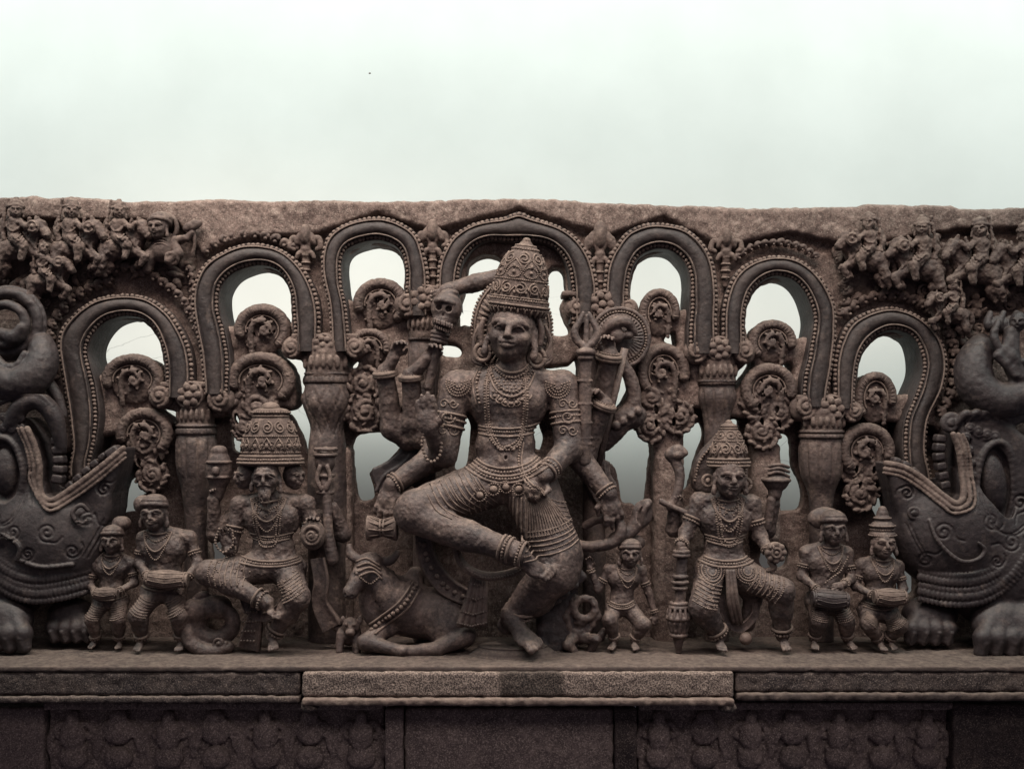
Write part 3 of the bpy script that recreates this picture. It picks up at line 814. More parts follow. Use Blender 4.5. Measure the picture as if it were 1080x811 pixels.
# ------------------------------------------------------------------ ledge and lower course
def block(name, label, cat, x0, x1, v0, v1, wf, wb, mat, seed, group=None, rough=.9, h=2.0, lip=None, chip=None, lipmat=None):
    fr = Fr((x0 + x1) / 2, v1, wf)
    t = thing(name, label, cat, fr, group)
    S = Sculpt((x0 - 8, v0 - 8, wb - 8), (x1 + 8, v1 + 8, wf + 8), h)
    S.box(((x0 + x1) / 2, (v0 + v1) / 2, (wf + wb) / 2), ((x1 - x0) / 2, (v1 - v0) / 2, (wf - wb) / 2), r=2.2, k=0)
    if chip: S.ell(chip[:3], chip[3:], k=2, op='s')
    S.noise(rough, 7, seed); S.noise(rough * .5, 3.2, seed + 1)
    S.obj('block', mat, t, fr)
    if lip:
        l0, l1, dw = lip
        S = Sculpt((x0 - 8, l0 - 5, wf - 60), (x1 + 8, l1 + 6, wf + dw + 8), 1.6)
        S.box(((x0 + x1) / 2, (l0 + l1) / 2, wf + dw / 2 - 20), ((x1 - x0) / 2, (l1 - l0) / 2, 20 + dw / 2), r=2.5, k=0)
        S.noise(rough, 6, seed + 3); S.obj('lip_moulding', lipmat or mat, t, fr)
    return t

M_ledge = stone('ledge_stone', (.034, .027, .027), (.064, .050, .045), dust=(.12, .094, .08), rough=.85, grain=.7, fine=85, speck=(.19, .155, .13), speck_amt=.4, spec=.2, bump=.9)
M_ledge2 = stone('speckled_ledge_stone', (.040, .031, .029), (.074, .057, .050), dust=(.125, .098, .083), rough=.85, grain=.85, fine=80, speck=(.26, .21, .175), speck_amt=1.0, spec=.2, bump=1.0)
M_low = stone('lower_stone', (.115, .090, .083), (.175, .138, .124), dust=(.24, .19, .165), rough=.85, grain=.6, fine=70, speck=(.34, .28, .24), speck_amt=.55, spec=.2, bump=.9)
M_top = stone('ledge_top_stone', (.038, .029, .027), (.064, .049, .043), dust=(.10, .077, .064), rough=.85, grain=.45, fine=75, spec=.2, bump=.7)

def stain(m, x0, x1):
    """a dark old stain across part of the block"""
    N = m.node_tree.nodes; L = m.node_tree.links; bs = N['Principled BSDF']
    src = bs.inputs['Base Color'].links[0].from_socket
    geo = N.new('ShaderNodeNewGeometry'); sx = N.new('ShaderNodeSeparateXYZ'); L.new(geo.outputs['Position'], sx.inputs[0])
    nz = N.new('ShaderNodeTexNoise'); nz.inputs['Scale'].default_value = 18; nz.inputs['Detail'].default_value = 6; L.new(geo.outputs['Position'], nz.inputs['Vector'])
    ad = N.new('ShaderNodeMath'); ad.operation = 'MULTIPLY_ADD'; ad.inputs[1].default_value = .05; L.new(nz.outputs['Fac'], ad.inputs[0]); L.new(sx.outputs['X'], ad.inputs[2])
    c = N.new('ShaderNodeMath'); c.operation = 'SUBTRACT'; c.inputs[1].default_value = (x0 + x1) / 2 + .025; L.new(ad.outputs[0], c.inputs[0])
    a = N.new('ShaderNodeMath'); a.operation = 'ABSOLUTE'; L.new(c.outputs[0], a.inputs[0])
    r = N.new('ShaderNodeMapRange'); r.inputs['From Min'].default_value = (x1 - x0) / 2 - .01; r.inputs['From Max'].default_value = (x1 - x0) / 2 + .01; r.inputs['To Min'].default_value = .38; r.inputs['To Max'].default_value = 1
    L.new(a.outputs[0], r.inputs['Value'])
    mx = N.new('ShaderNodeMixRGB'); mx.blend_type = 'MULTIPLY'; mx.inputs['Fac'].default_value = 1; L.new(src, mx.inputs['Color1']); L.new(r.outputs['Result'], mx.inputs['Color2']); L.new(mx.outputs['Color'], bs.inputs['Base Color'])
stain(M_ledge2, -.045, .19)

def build_ledge():
    wf = 116.0
    # ledge top: one long slab the figures stand on
    fr = Fr(540, 700, 0)
    t = thing('stone_ledge', 'long worn stone ledge top that all the carved figures stand on', 'ledge', fr)
    S = Sculpt((-130, HY + LT - 6, -30), (1210, HY + LT + 14, wf + 6), 2.2)
    S.box((540, HY + LT + 3, (wf - 26) / 2), (650, 3, (wf + 26) / 2), r=2.0, k=0)
    S.noise(.7, 9, 31); S.noise(.4, 4, 32)
    S.obj('top_course', M_top, t, fr)
    g = 'stone blocks of the front ledge'
    block('ledge_block', 'dark stone ledge block at the left, set back behind the middle block', 'ledge block', -90, 316.5, 709, 733, wf - 1, 0, M_ledge, 50, g, lip=(733.5, 741, 3))
    block('ledge_block', 'speckled pale middle ledge block jutting out over the plain panel', 'ledge block', 318.5, 774, 709, 735, wf + 5, 0, M_ledge2, 53, g, lip=(735.5, 743.5, 5), lipmat=M_trim)
    block('ledge_block', 'stone ledge block at the right under the crouching paws', 'ledge block', 776, 1170, 708.5, 729.5, wf - 1, 0, M_ledge, 56, g, lip=(730, 738.5, 4), lipmat=M_top)
    mb = None
    # lower course
    wl = 88.0
    def panel(x0, x1, lab, n, seed, kind):
        fr = Fr((x0 + x1) / 2, 830, wl)
        t = thing('frieze_panel', lab, 'frieze panel', fr, 'recessed panels below the ledge')
        S = Sculpt((x0 - 6, 738, wl - 40), (x1 + 6, 838, wl + 16), 1.3)
        S.box(((x0 + x1) / 2, 786, wl - 22), ((x1 - x0) / 2, 46, 12), r=2, k=0)
        S.box(((x0 + x1) / 2, 743, wl - 10), ((x1 - x0) / 2, 4, 16), r=2, k=1)
        J = np.random.RandomState(seed)
        pitch = (x1 - x0) / n
        for q in range(n):
            cx = x0 + pitch * (q + .5) + J.uniform(-2, 2)
            if kind == 'bud' and q % 2 == 0:
                S.ell((cx, 776, wl - 5), (pitch * .26, 17, 9), k=2); S.tor((cx, 778, wl - 2), pitch * .17, 2, M=rotm(90), k=1); S.ell((cx, 757, wl - 4), (6, 8, 7), k=3)
                for a in range(8):
                    S.ell((cx + pitch * .3 * cos(a * pi / 4), 778 + 18 * sin(a * pi / 4), wl - 9), (4, 4, 4), k=1)
            else:
                S.ell((cx, 772, wl - 6), (pitch * .3, 15, 7), k=2); S.ell((cx, 756, wl - 4), (9, 7, 6), k=2)
                S.tube([(cx - pitch * .42, 792, wl - 9), (cx - pitch * .3, 772, wl - 7), (cx, 756, wl - 5), (cx + pitch * .3, 772, wl - 7), (cx + pitch * .42, 792, wl - 9)], 3, k=1)
            S.ell((cx, 800, wl - 6), (pitch * .3, 12, 9), k=2)
            for s_ in (-1, 1): S.tube([(cx + s_ * pitch * .28, 765, wl - 9), (cx + s_ * pitch * .5, 782, wl - 11), (cx + s_ * pitch * .46, 800, wl - 11)], [3, 4, 3], k=2)
        S.noise(.8, 5, seed); S.noise(.5, 2.8, seed + 1)
        S.obj('relief', M_low, t, fr)
    panel(48, 404, 'dark recessed frieze panel of worn shapes at the lower left', 7, 61, 'bud')
    panel(674, 1003, 'recessed frieze panel of carved buds at the lower right', 7, 62, 'bud')
    gp = 'plain uprights of the lower course'
    block('stone_upright', 'plain dark stone block at the lower left corner', 'stone block', -90, 46, 746, 835, wl - 2, 40, M_low, 70, gp)
    block('stone_upright', 'narrow stone strip left of the plain middle panel', 'stone block', 406, 425, 747, 835, wl + 6, 40, M_low, 71, gp, h=1.6)
    block('stone_upright', 'plain speckled stone panel under the jutting ledge block', 'stone block', 426.5, 647, 747, 835, wl, 40, M_low, 72, gp)
    block('stone_upright', 'narrow pale stone strip right of the plain middle panel', 'stone block', 648.5, 672, 747, 835, wl + 6, 40, M_ledge, 73, gp, h=1.6)
    block('stone_upright', 'wide plain stone upright at the lower right corner', 'stone block', 1006, 1170, 742, 835, wl + 6, 40, M_ledge, 74, gp)
    # small broken lugs under the middle block
    for (u, lab) in ((327, 'small broken stone lug under the left end of the middle ledge block'), (767, 'small broken stone lug under the right end of the middle ledge block')):
        fr = Fr(u, 752, wf)
        S = Sculpt((u - 16, 736, wf - 20), (u + 16, 760, wf + 14), 1.0)
        S.ell((u, 745, wf), (9, 6, 9), k=0); S.ell((u - 3, 742, wf), (6, 5, 8), k=2); S.noise(1.2, 5, int(u))
        V, Q = S.mesh(); o = mesh_obj('broken_lug', V, Q, M_ledge, None, fr); o.location = fr.loc
        o['label'] = lab; o['category'] = 'stone lug'
# ================================================================== bodies
V3 = lambda *a: np.array(a, float)

def head(S, c, R, roll=0, yaw=0, pitch=0, ears=True, beard=False, hair=True, k=None, moustache=False):
    """carved head; R = half the face width; c = middle of the head. x right, y down, z front"""
    M = rotm(pitch, yaw, roll); c = np.array(c, float); k = R * .16 if k is None else k
    L = lambda x, y, z: c + M @ (np.array([x, y, z], float) * R)
    E = lambda p, r, kk=k, op='u', m=None: S.ell(L(*p), np.array(r, float) * R, M=M if m is None else M @ m, k=kk, op=op)
    E((0, -.15, -.1), (1.02, 1.25, 1.0))                        # skull
    E((0, .42, .02), (.86, .9, .88)); E((0, .82, .2), (.54, .54, .64))   # face, jaw
    for s in (-1, 1):
        E((s * .48, .28, .42), (.42, .44, .46))                 # cheeks
    E((0, 1.02, .52), (.28, .2, .28))                           # chin
    for s in (-1, 1):                                           # eye hollows, lids, brows
        E((s * .42, -.03, 1.02), (.33, .17, .17), k * .8, 's')
        E((s * .42, -.01, .77), (.27, .12, .14), k * .25, 'u', rotm(0, s * 14, s * 5))
        S.tube([L(s * .16, -.02, .93), L(s * .42, -.15, .98), L(s * .7, -.02, .80)], [R * .03, R * .045, R * .03], k=k * .25)
        S.tube([L(s * .14, -.2, .95), L(s * .45, -.34, .89), L(s * .8, -.2, .63)], [R * .05, R * .07, R * .04], k=k * .9)
    S.tube([L(0, -.25, .92), L(0, .05, 1.03), L(0, .3, 1.13)], [R * .09, R * .10, R * .135], k=k * .6)
    for s in (-1, 1): E((s * .14, .34, 1.0), (.11, .09, .13), k * .4)
    E((0, .58, .86), (.36, .20, .18), k)                        # mouth mound
    S.tube([L(-.34, .57, .82), L(-.12, .55, 1.0), L(.0, .57, 1.01), L(.12, .55, 1.0), L(.34, .57, .82)], [R * .04, R * .075, R * .07, R * .075, R * .04], k=k * .2)
    S.tube([L(-.27, .70, .82), L(0, .73, .99), L(.27, .70, .82)], [R * .05, R * .1, R * .05], k=k * .2)
    S.tube([L(-.36, .625, .88), L(0, .64, 1.08), L(.36, .625, .88)], R * .032, k=0.2, op='s')
    if ears:
        for s in (-1, 1):
            E((s * 1.0, .1, -.12), (.16, .42, .28), k * .7)
            S.tube([L(s * 1.05, .3, 0), L(s * 1.12, .75, .05), L(s * 1.1, 1.05, .05)], [R * .12, R * .12, R * .14], k=k * .6)
    if beard:
        S.tube([L(0, .95, .62), L(.02, 1.5, .72), L(.05, 2.1, .55)], [R * .42, R * .34, R * .14], k=k)
        for s in (-.5, -.17, .17, .5):
            S.tube([L(s * .7, 1.0, 1.0), L(s * .5 + .03, 1.5, 1.08), L(.05, 2.0, .72)], R * .03, k=.1, op='s')
        S.tube([L(-.5, .62, .8), L(0, .48, 1.05), L(.5, .62, .8)], [R * .05, R * .1, R * .05], k=k * .3)
    return L

def hand(S, wrist, d, n, size, curl=.5, side=1, spread=.16, k=None, thumb_out=.9, fat=1.0):
    """five fingers. d = direction of the fingers, n = palm side normal; side = +1 thumb towards cross(d,n)"""
    w = np.array(wrist, float); d = np.array(d, float); d /= np.linalg.norm(d)
    n = np.array(n, float); n -= d * (n @ d); n /= np.linalg.norm(n)
    x = np.cross(d, n) * side
    z = size; k = z * .05 if k is None else k
    palm = w + d * z * .26
    M = np.stack([x, d, np.cross(x, d)], 1)
    S.ell(palm, (z * .23, z * .28, z * .12), M=M, k=z * .08)
    S.ell(w + d * z * .02, (z * .15, z * .14, z * .12), M=M, k=z * .08)
    for i, (off, ln) in enumerate(((.175, .40), (.06, .46), (-.06, .43), (-.17, .34))):
        a = spread * (off / .17)
        dd = d * cos(a) + x * sin(a)
        b = w + d * z * (.46 - .03 * abs(i - 1.2)) + x * off * z
        c1 = curl * .8; c2 = curl * 1.7; c3 = curl * 2.5
        p1 = b + (dd * cos(c1) + n * sin(c1)) * ln * z * .44
        p2 = p1 + (dd * cos(c2) + n * sin(c2)) * ln * z * .32
        p3 = p2 + (dd * cos(c3) + n * sin(c3)) * ln * z * .24
        S.limb([b - d * z * .08, p1, p2, p3], [z * .062 * fat, z * .058 * fat, z * .052 * fat, z * .04 * fat], k=k)
    t0 = w + d * z * .14 + x * z * .17 + n * z * .02
    t1 = t0 + (x * thumb_out + d * .6 + n * .3) * z * .19
    t2 = t1 + (d * .9 + n * (.2 + curl * .6) + x * (.2 - .5 * curl)) * z * .2
    S.limb([t0, t1, t2], [z * .085, z * .07, z * .05], k=z * .06)

def foot(S, ankle, d, size, k=None, up=(0, -1, 0), side=1):
    """sole down; d = toes direction (v is down)"""
    a = np.array(ankle, float); d = np.array(d, float); d /= np.linalg.norm(d)
    u = np.array(up, float); u -= d * (u @ d); u /= np.linalg.norm(u); x = np.cross(d, u) * side
    z = size; k = z * .06 if k is None else k
    M = np.stack([x, d, np.cross(x, d)], 1)
    h = a - u * z * .2
    S.ell(h - d * z * .12, (z * .15, z * .18, z * .16), M=M, k=z * .1)
    S.cone(a, h + d * z * .4 - u * z * .02, z * .17, z * .13, k=z * .1)
    S.ell(h + d * z * .42 - u * z * .03, (z * .21, z * .2, z * .1), M=M, k=z * .08)
    for i, (off, ln, r) in enumerate(((.155, .25, .062), (.065, .25, .05), (-.01, .22, .047), (-.08, .19, .043), (-.145, .15, .042))):
        b = h + d * z * .50 + x * off * z - u * z * .05
        S.limb([b, b + d * ln * z * .6 + u * z * .02, b + d * ln * z - u * z * .03], [z * r, z * r * .95, z * r * 1.02], k=z * .025)

def torso(S, neck, chest, waist, hip, sh_l, sh_r, rc, rw, rh, k=4):
    """neck base, chest, waist, hip centres (u,v,w); half widths (x,y,z)"""
    S.ell(chest, rc, k=k)
    S.cone(chest, waist, min(rc[0], rc[2]) * .86, rw[2], k=k)
    S.ell(waist, rw, k=k * 1.5)
    S.ell(hip, rh, k=k * 1.5)
    for s in (sh_l, sh_r):
        S.cone(neck, s, rc[2] * .45, rc[2] * .5, k=k)
    for sgn in (-1, 1):
        S.ell(V3(*chest) + V3(sgn * rc[0] * .42, -rc[1] * .1, rc[2] * .55), (rc[0] * .46, rc[1] * .42, rc[2] * .36), k=k)

def rings(S, mb, a, b, ts, R, r=1.3):
    a = np.array(a, float); b = np.array(b, float)
    y = (b - a) / np.linalg.norm(b - a); h = V3(0, 0, 1) if abs(y[2]) < .9 else V3(1, 0, 0)
    x = np.cross(y, h); x /= np.linalg.norm(x); z = np.cross(x, y)
    th = np.linspace(0, 2 * pi, 28)
    for t, kind in ts:
        P = a + (b - a) * t + R * (np.cos(th)[:, None] * x + np.sin(th)[:, None] * z)
        if kind == 'b': mb.string(P, r, 1.9)
        else: mb.tube(P, r, 6)

def crown(name, t, fr, base, prof, mat, M=None, seed=0, flat=.9, bands=(), rosettes=True, beadn=26, label=None):
    """tall crown: prof list of (dy up from base, radius); ornament in relief"""
    base = np.array(base, float); M = np.eye(3) if M is None else M
    P = spline(prof, 8)
    nt = 80; th = np.linspace(0, 2 * pi, nt, endpoint=False)
    J = np.random.RandomState(seed)
    G = np.stack([P[:, 1][:, None] * np.sin(th)[None], -P[:, 0][:, None] * np.ones((1, nt)), P[:, 1][:, None] * np.cos(th)[None] * flat], 2)
    G = G @ M.T + base
    mb = MB(); mb.grid(G, close_v=True)
    top = M @ V3(0, -P[-1, 0], 0) + base; mb.bead(top, (P[-1, 1] * 1.0, 1.5 + P[-1, 1] * .5, P[-1, 1]))
    def pt(dy, a, off=0.0):
        r = np.interp(dy, P[:, 0], P[:, 1]) + off
        return M @ V3(r * sin(a), -dy, r * cos(a) * flat) + base
    H = P[-1, 0]
    for dy, kind, r in bands:
        ring = np.array([pt(dy, a, r * .3) for a in np.linspace(-pi, pi, 50)])
        if kind == 'b': mb.string(ring, r, 2.0)
        else: mb.tube(ring, r, 6)
    if rosettes:
        for lv, (d0, d1, cnt, kind) in enumerate(rosettes):
            for q in range(cnt):
                a = (q + .5 * (lv % 2)) / cnt * 2 * pi
                if cos(a) < -.35: continue
                rr = np.interp((d0 + d1) / 2, P[:, 0], P[:, 1]); hh = (d1 - d0) / 2; ww = min(rr * 2 * pi / cnt / 2 / max(rr, 1), 1.0)
                if kind == 's':
                    m = 30; tt = np.linspace(0, 1, m); rad = 1 - tt * .8; ang = tt * 1.7 * 2 * pi * (1 if q % 2 else -1) + pi / 2
                    mb.tube(np.array([pt((d0 + d1) / 2 + hh * .9 * r_ * sin(g), a + ww * .9 * r_ * cos(g), .6) for r_, g in zip(rad, ang)]), min(1.1, hh * .17), 5)
                elif kind == 'o':
                    mb.string(np.array([pt((d0 + d1) / 2 + hh * .85 * sin(g), a + ww * .85 * cos(g), .5) for g in np.linspace(0, 2 * pi, 22)]), min(1.0, hh * .16), 2.0)
                    mb.bead(pt((d0 + d1) / 2, a, .5), hh * .32)
                elif kind == 'l':
                    mb.tube(np.array([pt(d0 + (d1 - d0) * y, a + ww * .9 * x, .5) for x, y in ((-1, 0), (-.8, .5), (0, 1), (.8, .5), (1, 0))]), min(1.0, hh * .16), 5)
                    mb.bead(pt(d0 + (d1 - d0) * .4, a, .4), (hh * .3, hh * .4, hh * .3))
                elif kind == 'g':
                    mb.tube(np.array([pt(d0, a, .4), pt((d0 + d1) / 2, a, .6), pt(d1, a, .4)]), min(ww * rr * .42, 1.6), 6)
    return mb.obj(name, mat, t, fr)

def flat_strip(mb, P, width, thick, nseg=6, up=None):
    """ribbon-like solid strip along 3-D path P lying face to viewer"""
    P = np.asarray(P, float); T = np.gradient(P, axis=0); T /= np.linalg.norm(T, axis=1)[:, None] + 1e-9
    X = np.cross(T, V3(0, 0, 1)); X /= np.linalg.norm(X, axis=1)[:, None] + 1e-9
    wd = np.interp(np.linspace(0, 1, len(P)), np.linspace(0, 1, len(np.atleast_1d(width))), np.atleast_1d(width))
    prof = [(-1, -1), (-1, .3), (-.85, 1.0), (-.66, .55), (0, .75), (.66, .55), (.85, 1.0), (1, .3), (1, -1)]
    G = np.stack([P + X * (wd * a / 2)[:, None] + V3(0, 0, 1) * thick * b for a, b in prof], 1)
    mb.grid(G, close_v=True)

# ---------------------------------------------------------------- small seated / standing figures from a table of joints
def figure(name, label, cat, fr, J, h=.7, mat=None, group=None, crown_spec=None, seed=0, face_kw=None, orn=True, box=None, extra=None, skirt=True, sash=True, rich=False, hands=True, necklace=True, feet=True):
    """J: dict of joints (u,v,w) and radii. Returns (thing, Sculpt)."""
    mat = mat or M_fig
    t = thing(name, label, cat, fr, group)
    pts = [np.array(v, float) for k_, v in J.items() if isinstance(v, (tuple, list)) and len(v) == 3 and k_ not in ('rc', 'rw', 'rh')]
    A = np.min(pts, 0) - 22; B = np.max(pts, 0) + 22
    if box: A, B = np.minimum(A, box[0]), np.maximum(B, box[1])
    A[2] = max(A[2], -8)
    S = Sculpt(A, B, h)
    R = J['R']; u = R / 10.0
    hd = V3(*J['head']); nk = V3(*J['neck']); ch = V3(*J['chest']); wa = V3(*J['waist']); hp = V3(*J['hip'])
    torso(S, nk, ch, wa, hp, V3(*J['sl']), V3(*J['sr']), J['rc'], J['rw'], J['rh'], k=4 * u)
    S.cone(hd + V3(0, R * .5, -R * .2), nk, R * .5, R * .62, k=3 * u)
    head(S, hd, R, **(face_kw or {}))
    al = J.get('A_r', R * .42)
    for s in 'lr':
        sh, el, wr = V3(*J['s' + s]), V3(*J['e' + s]), V3(*J['w' + s])
        S.limb([sh, el, wr], [al, al * .82, al * .6], k=3 * u)
        S.ell(sh, (al * 1.12, al * 1.12, al * 1.05), k=3 * u)
        if hands and J.get('h' + s):
            d, n, c_, sd = J['h' + s]
            hand(S, wr, d, n, J.get('hs', R * 1.35), curl=c_, side=sd)
        hj, kn, an = V3(*J['h' + s + 'p']) if J.get('h' + s + 'p') else hp, V3(*J['k' + s]), V3(*J['ank_' + s])
        lr = J.get('lr', R * .75)
        S.limb([hj, kn, an], [lr * 1.1, lr * .85, lr * .5], k=4 * u)
        S.ell((kn * .62 + an * .38) - V3(0, 0, lr * .2), (lr * .75, lr * .9, lr * .8), k=4 * u)
        fd = J.get('fl') if s == 'l' else J.get('foot_r')
        if feet and fd:
            foot(S, an, fd, J.get('fs', R * 1.7), side=1 if s == 'l' else -1)
    if extra: extra(S)
    S.noise(.3 * u + .15, 4, seed); S.noise(.34, 2.0, seed + 1)
    S.obj('body', mat, t, fr)
    if crown_spec: crown('crown', t, fr, **crown_spec)
    if orn:
        nm = MB()
        if necklace:
            a, b = V3(*J['sl']), V3(*J['sr'])
            for q, (dx, dy) in enumerate(((.42, .18), (.5, .55), (.62, 1.05), (.55, 1.5))):
                half = J['rc'][0] * dx
                yb = nk[1] + dy * J['rc'][1] * .9
                pth = [(nk[0] - half, nk[1] + R * .1), (nk[0] - half * .8, (nk[1] + yb) / 2 + 1), (nk[0] - half * .25, yb), (nk[0] + half * .25, yb), (nk[0] + half * .8, (nk[1] + yb) / 2 + 1), (nk[0] + half, nk[1] + R * .1)]
                P = S.drape(pth, .25 * u)
                (nm.string(P, .75 * u + .2, 1.9) if q % 2 else nm.tube(P, .7 * u + .2, 6))
            if rich:
                hw = J['rc'][0] * .5; yb = wa[1] - J['rw'][1] * .4
                for q in (0, 2.6 * u):
                    P = S.drape([(nk[0] - hw + q, nk[1]), (nk[0] - hw * .95 + q, ch[1]), (nk[0] - hw * .6 + q * .5, yb - q), (nk[0], yb + 3 * u - q), (nk[0] + hw * .6 - q * .5, yb - q), (nk[0] + hw * .95 - q, ch[1]), (nk[0] + hw - q, nk[1])], .3 * u); nm.string(P, .75 * u + .2, 1.9)
                for q in range(3):
                    y = ch[1] + J['rc'][1] * .62 + q * 2 * u
                    P = S.drape([(ch[0] - J['rc'][0] * .86, y - u), (ch[0], y + 2 * u), (ch[0] + J['rc'][0] * .86, y - u)], .2 * u); (nm.string(P, .6 * u + .2, 1.9) if q == 1 else nm.tube(P, .6 * u + .2, 6))
                for q in range(40):
                    x, y = nk[0] + rng.uniform(-hw, hw) * .8, rng.uniform(nk[1] + 2 * u, ch[1] + 8 * u); w = S.surf(x, y, default=0)
                    if w > 20: nm.bead((x, y, w), rng.uniform(.5, .9) * u)
            nm.obj('necklace', M_orn, t, fr)
        for s in 'lr':
            sh, el, wr = V3(*J['s' + s]), V3(*J['e' + s]), V3(*J['w' + s])
            om = MB(); rings(S, om, sh, el, [(.52, 't'), (.62, 'b')], al * .98, .8 * u + .2); om.obj('armlet', M_orn, t, fr)
            om = MB(); rings(S, om, el, wr, [(.8, 't'), (.9, 'b')], al * .74, .8 * u + .2); om.obj('bracelet', M_orn, t, fr)
            kn, an = V3(*J['k' + s]), V3(*J['ank_' + s]); lr = J.get('lr', R * .75)
            om = MB(); rings(S, om, kn, an, [(.84, 't'), (.93, 'b')], lr * .66, .9 * u + .25); om.obj('anklet', M_orn, t, fr)
        if sash:
            bm = MB()
            for q in range(3):
                y = wa[1] * .35 + hp[1] * .65 + (q - 1) * 2.0 * u
                hw = J['rh'][0] * .92
                P = S.drape([(hp[0] - hw, y - 2 * u), (hp[0] - hw * .5, y + .8 * u), (hp[0], y + 1.6 * u), (hp[0] + hw * .5, y + .8 * u), (hp[0] + hw, y - 2 * u)], .2 * u)
                (bm.string(P, .8 * u + .2, 1.9) if q == 1 else bm.tube(P, .8 * u + .2, 6))
            bm.obj('girdle', M_orn, t, fr)
        if skirt:
            for s in 'lr':
                sm = MB()
                hj = V3(*J['h' + s + 'p']) if J.get('h' + s + 'p') else hp
                kn = V3(*J['k' + s]); d = kn - hj; lr = J.get('lr', R * .75)
                nrm = np.array([-d[1], d[0]]) / (np.linalg.norm(d[:2]) + 1e-6)
                for q in range(7):
                    f = .18 + q * .12
                    c = hj[:2] + d[:2] * f
                    P = S.drape([tuple(c - nrm * lr * .85), tuple(c + d[:2] * .04), tuple(c + nrm * lr * .85)], .1 * u, step=1.2)
                    (sm.string(P, .6 * u + .15, 1.9) if q in (5, 6) else sm.tube(P, .55 * u + .12, 5))
                if rich:
                    for q in range(46):
                        f, g_ = rng.uniform(.05, .85), rng.uniform(-.8, .8); x, y = hj[:2] + d[:2] * f + nrm * lr * g_; w = S.surf(x, y, default=0)
                        if w > 30: sm.bead((x, y, w), rng.uniform(.5, .85) * u)
                sm.obj('skirt_folds', M_orn, t, fr)
    return t, S
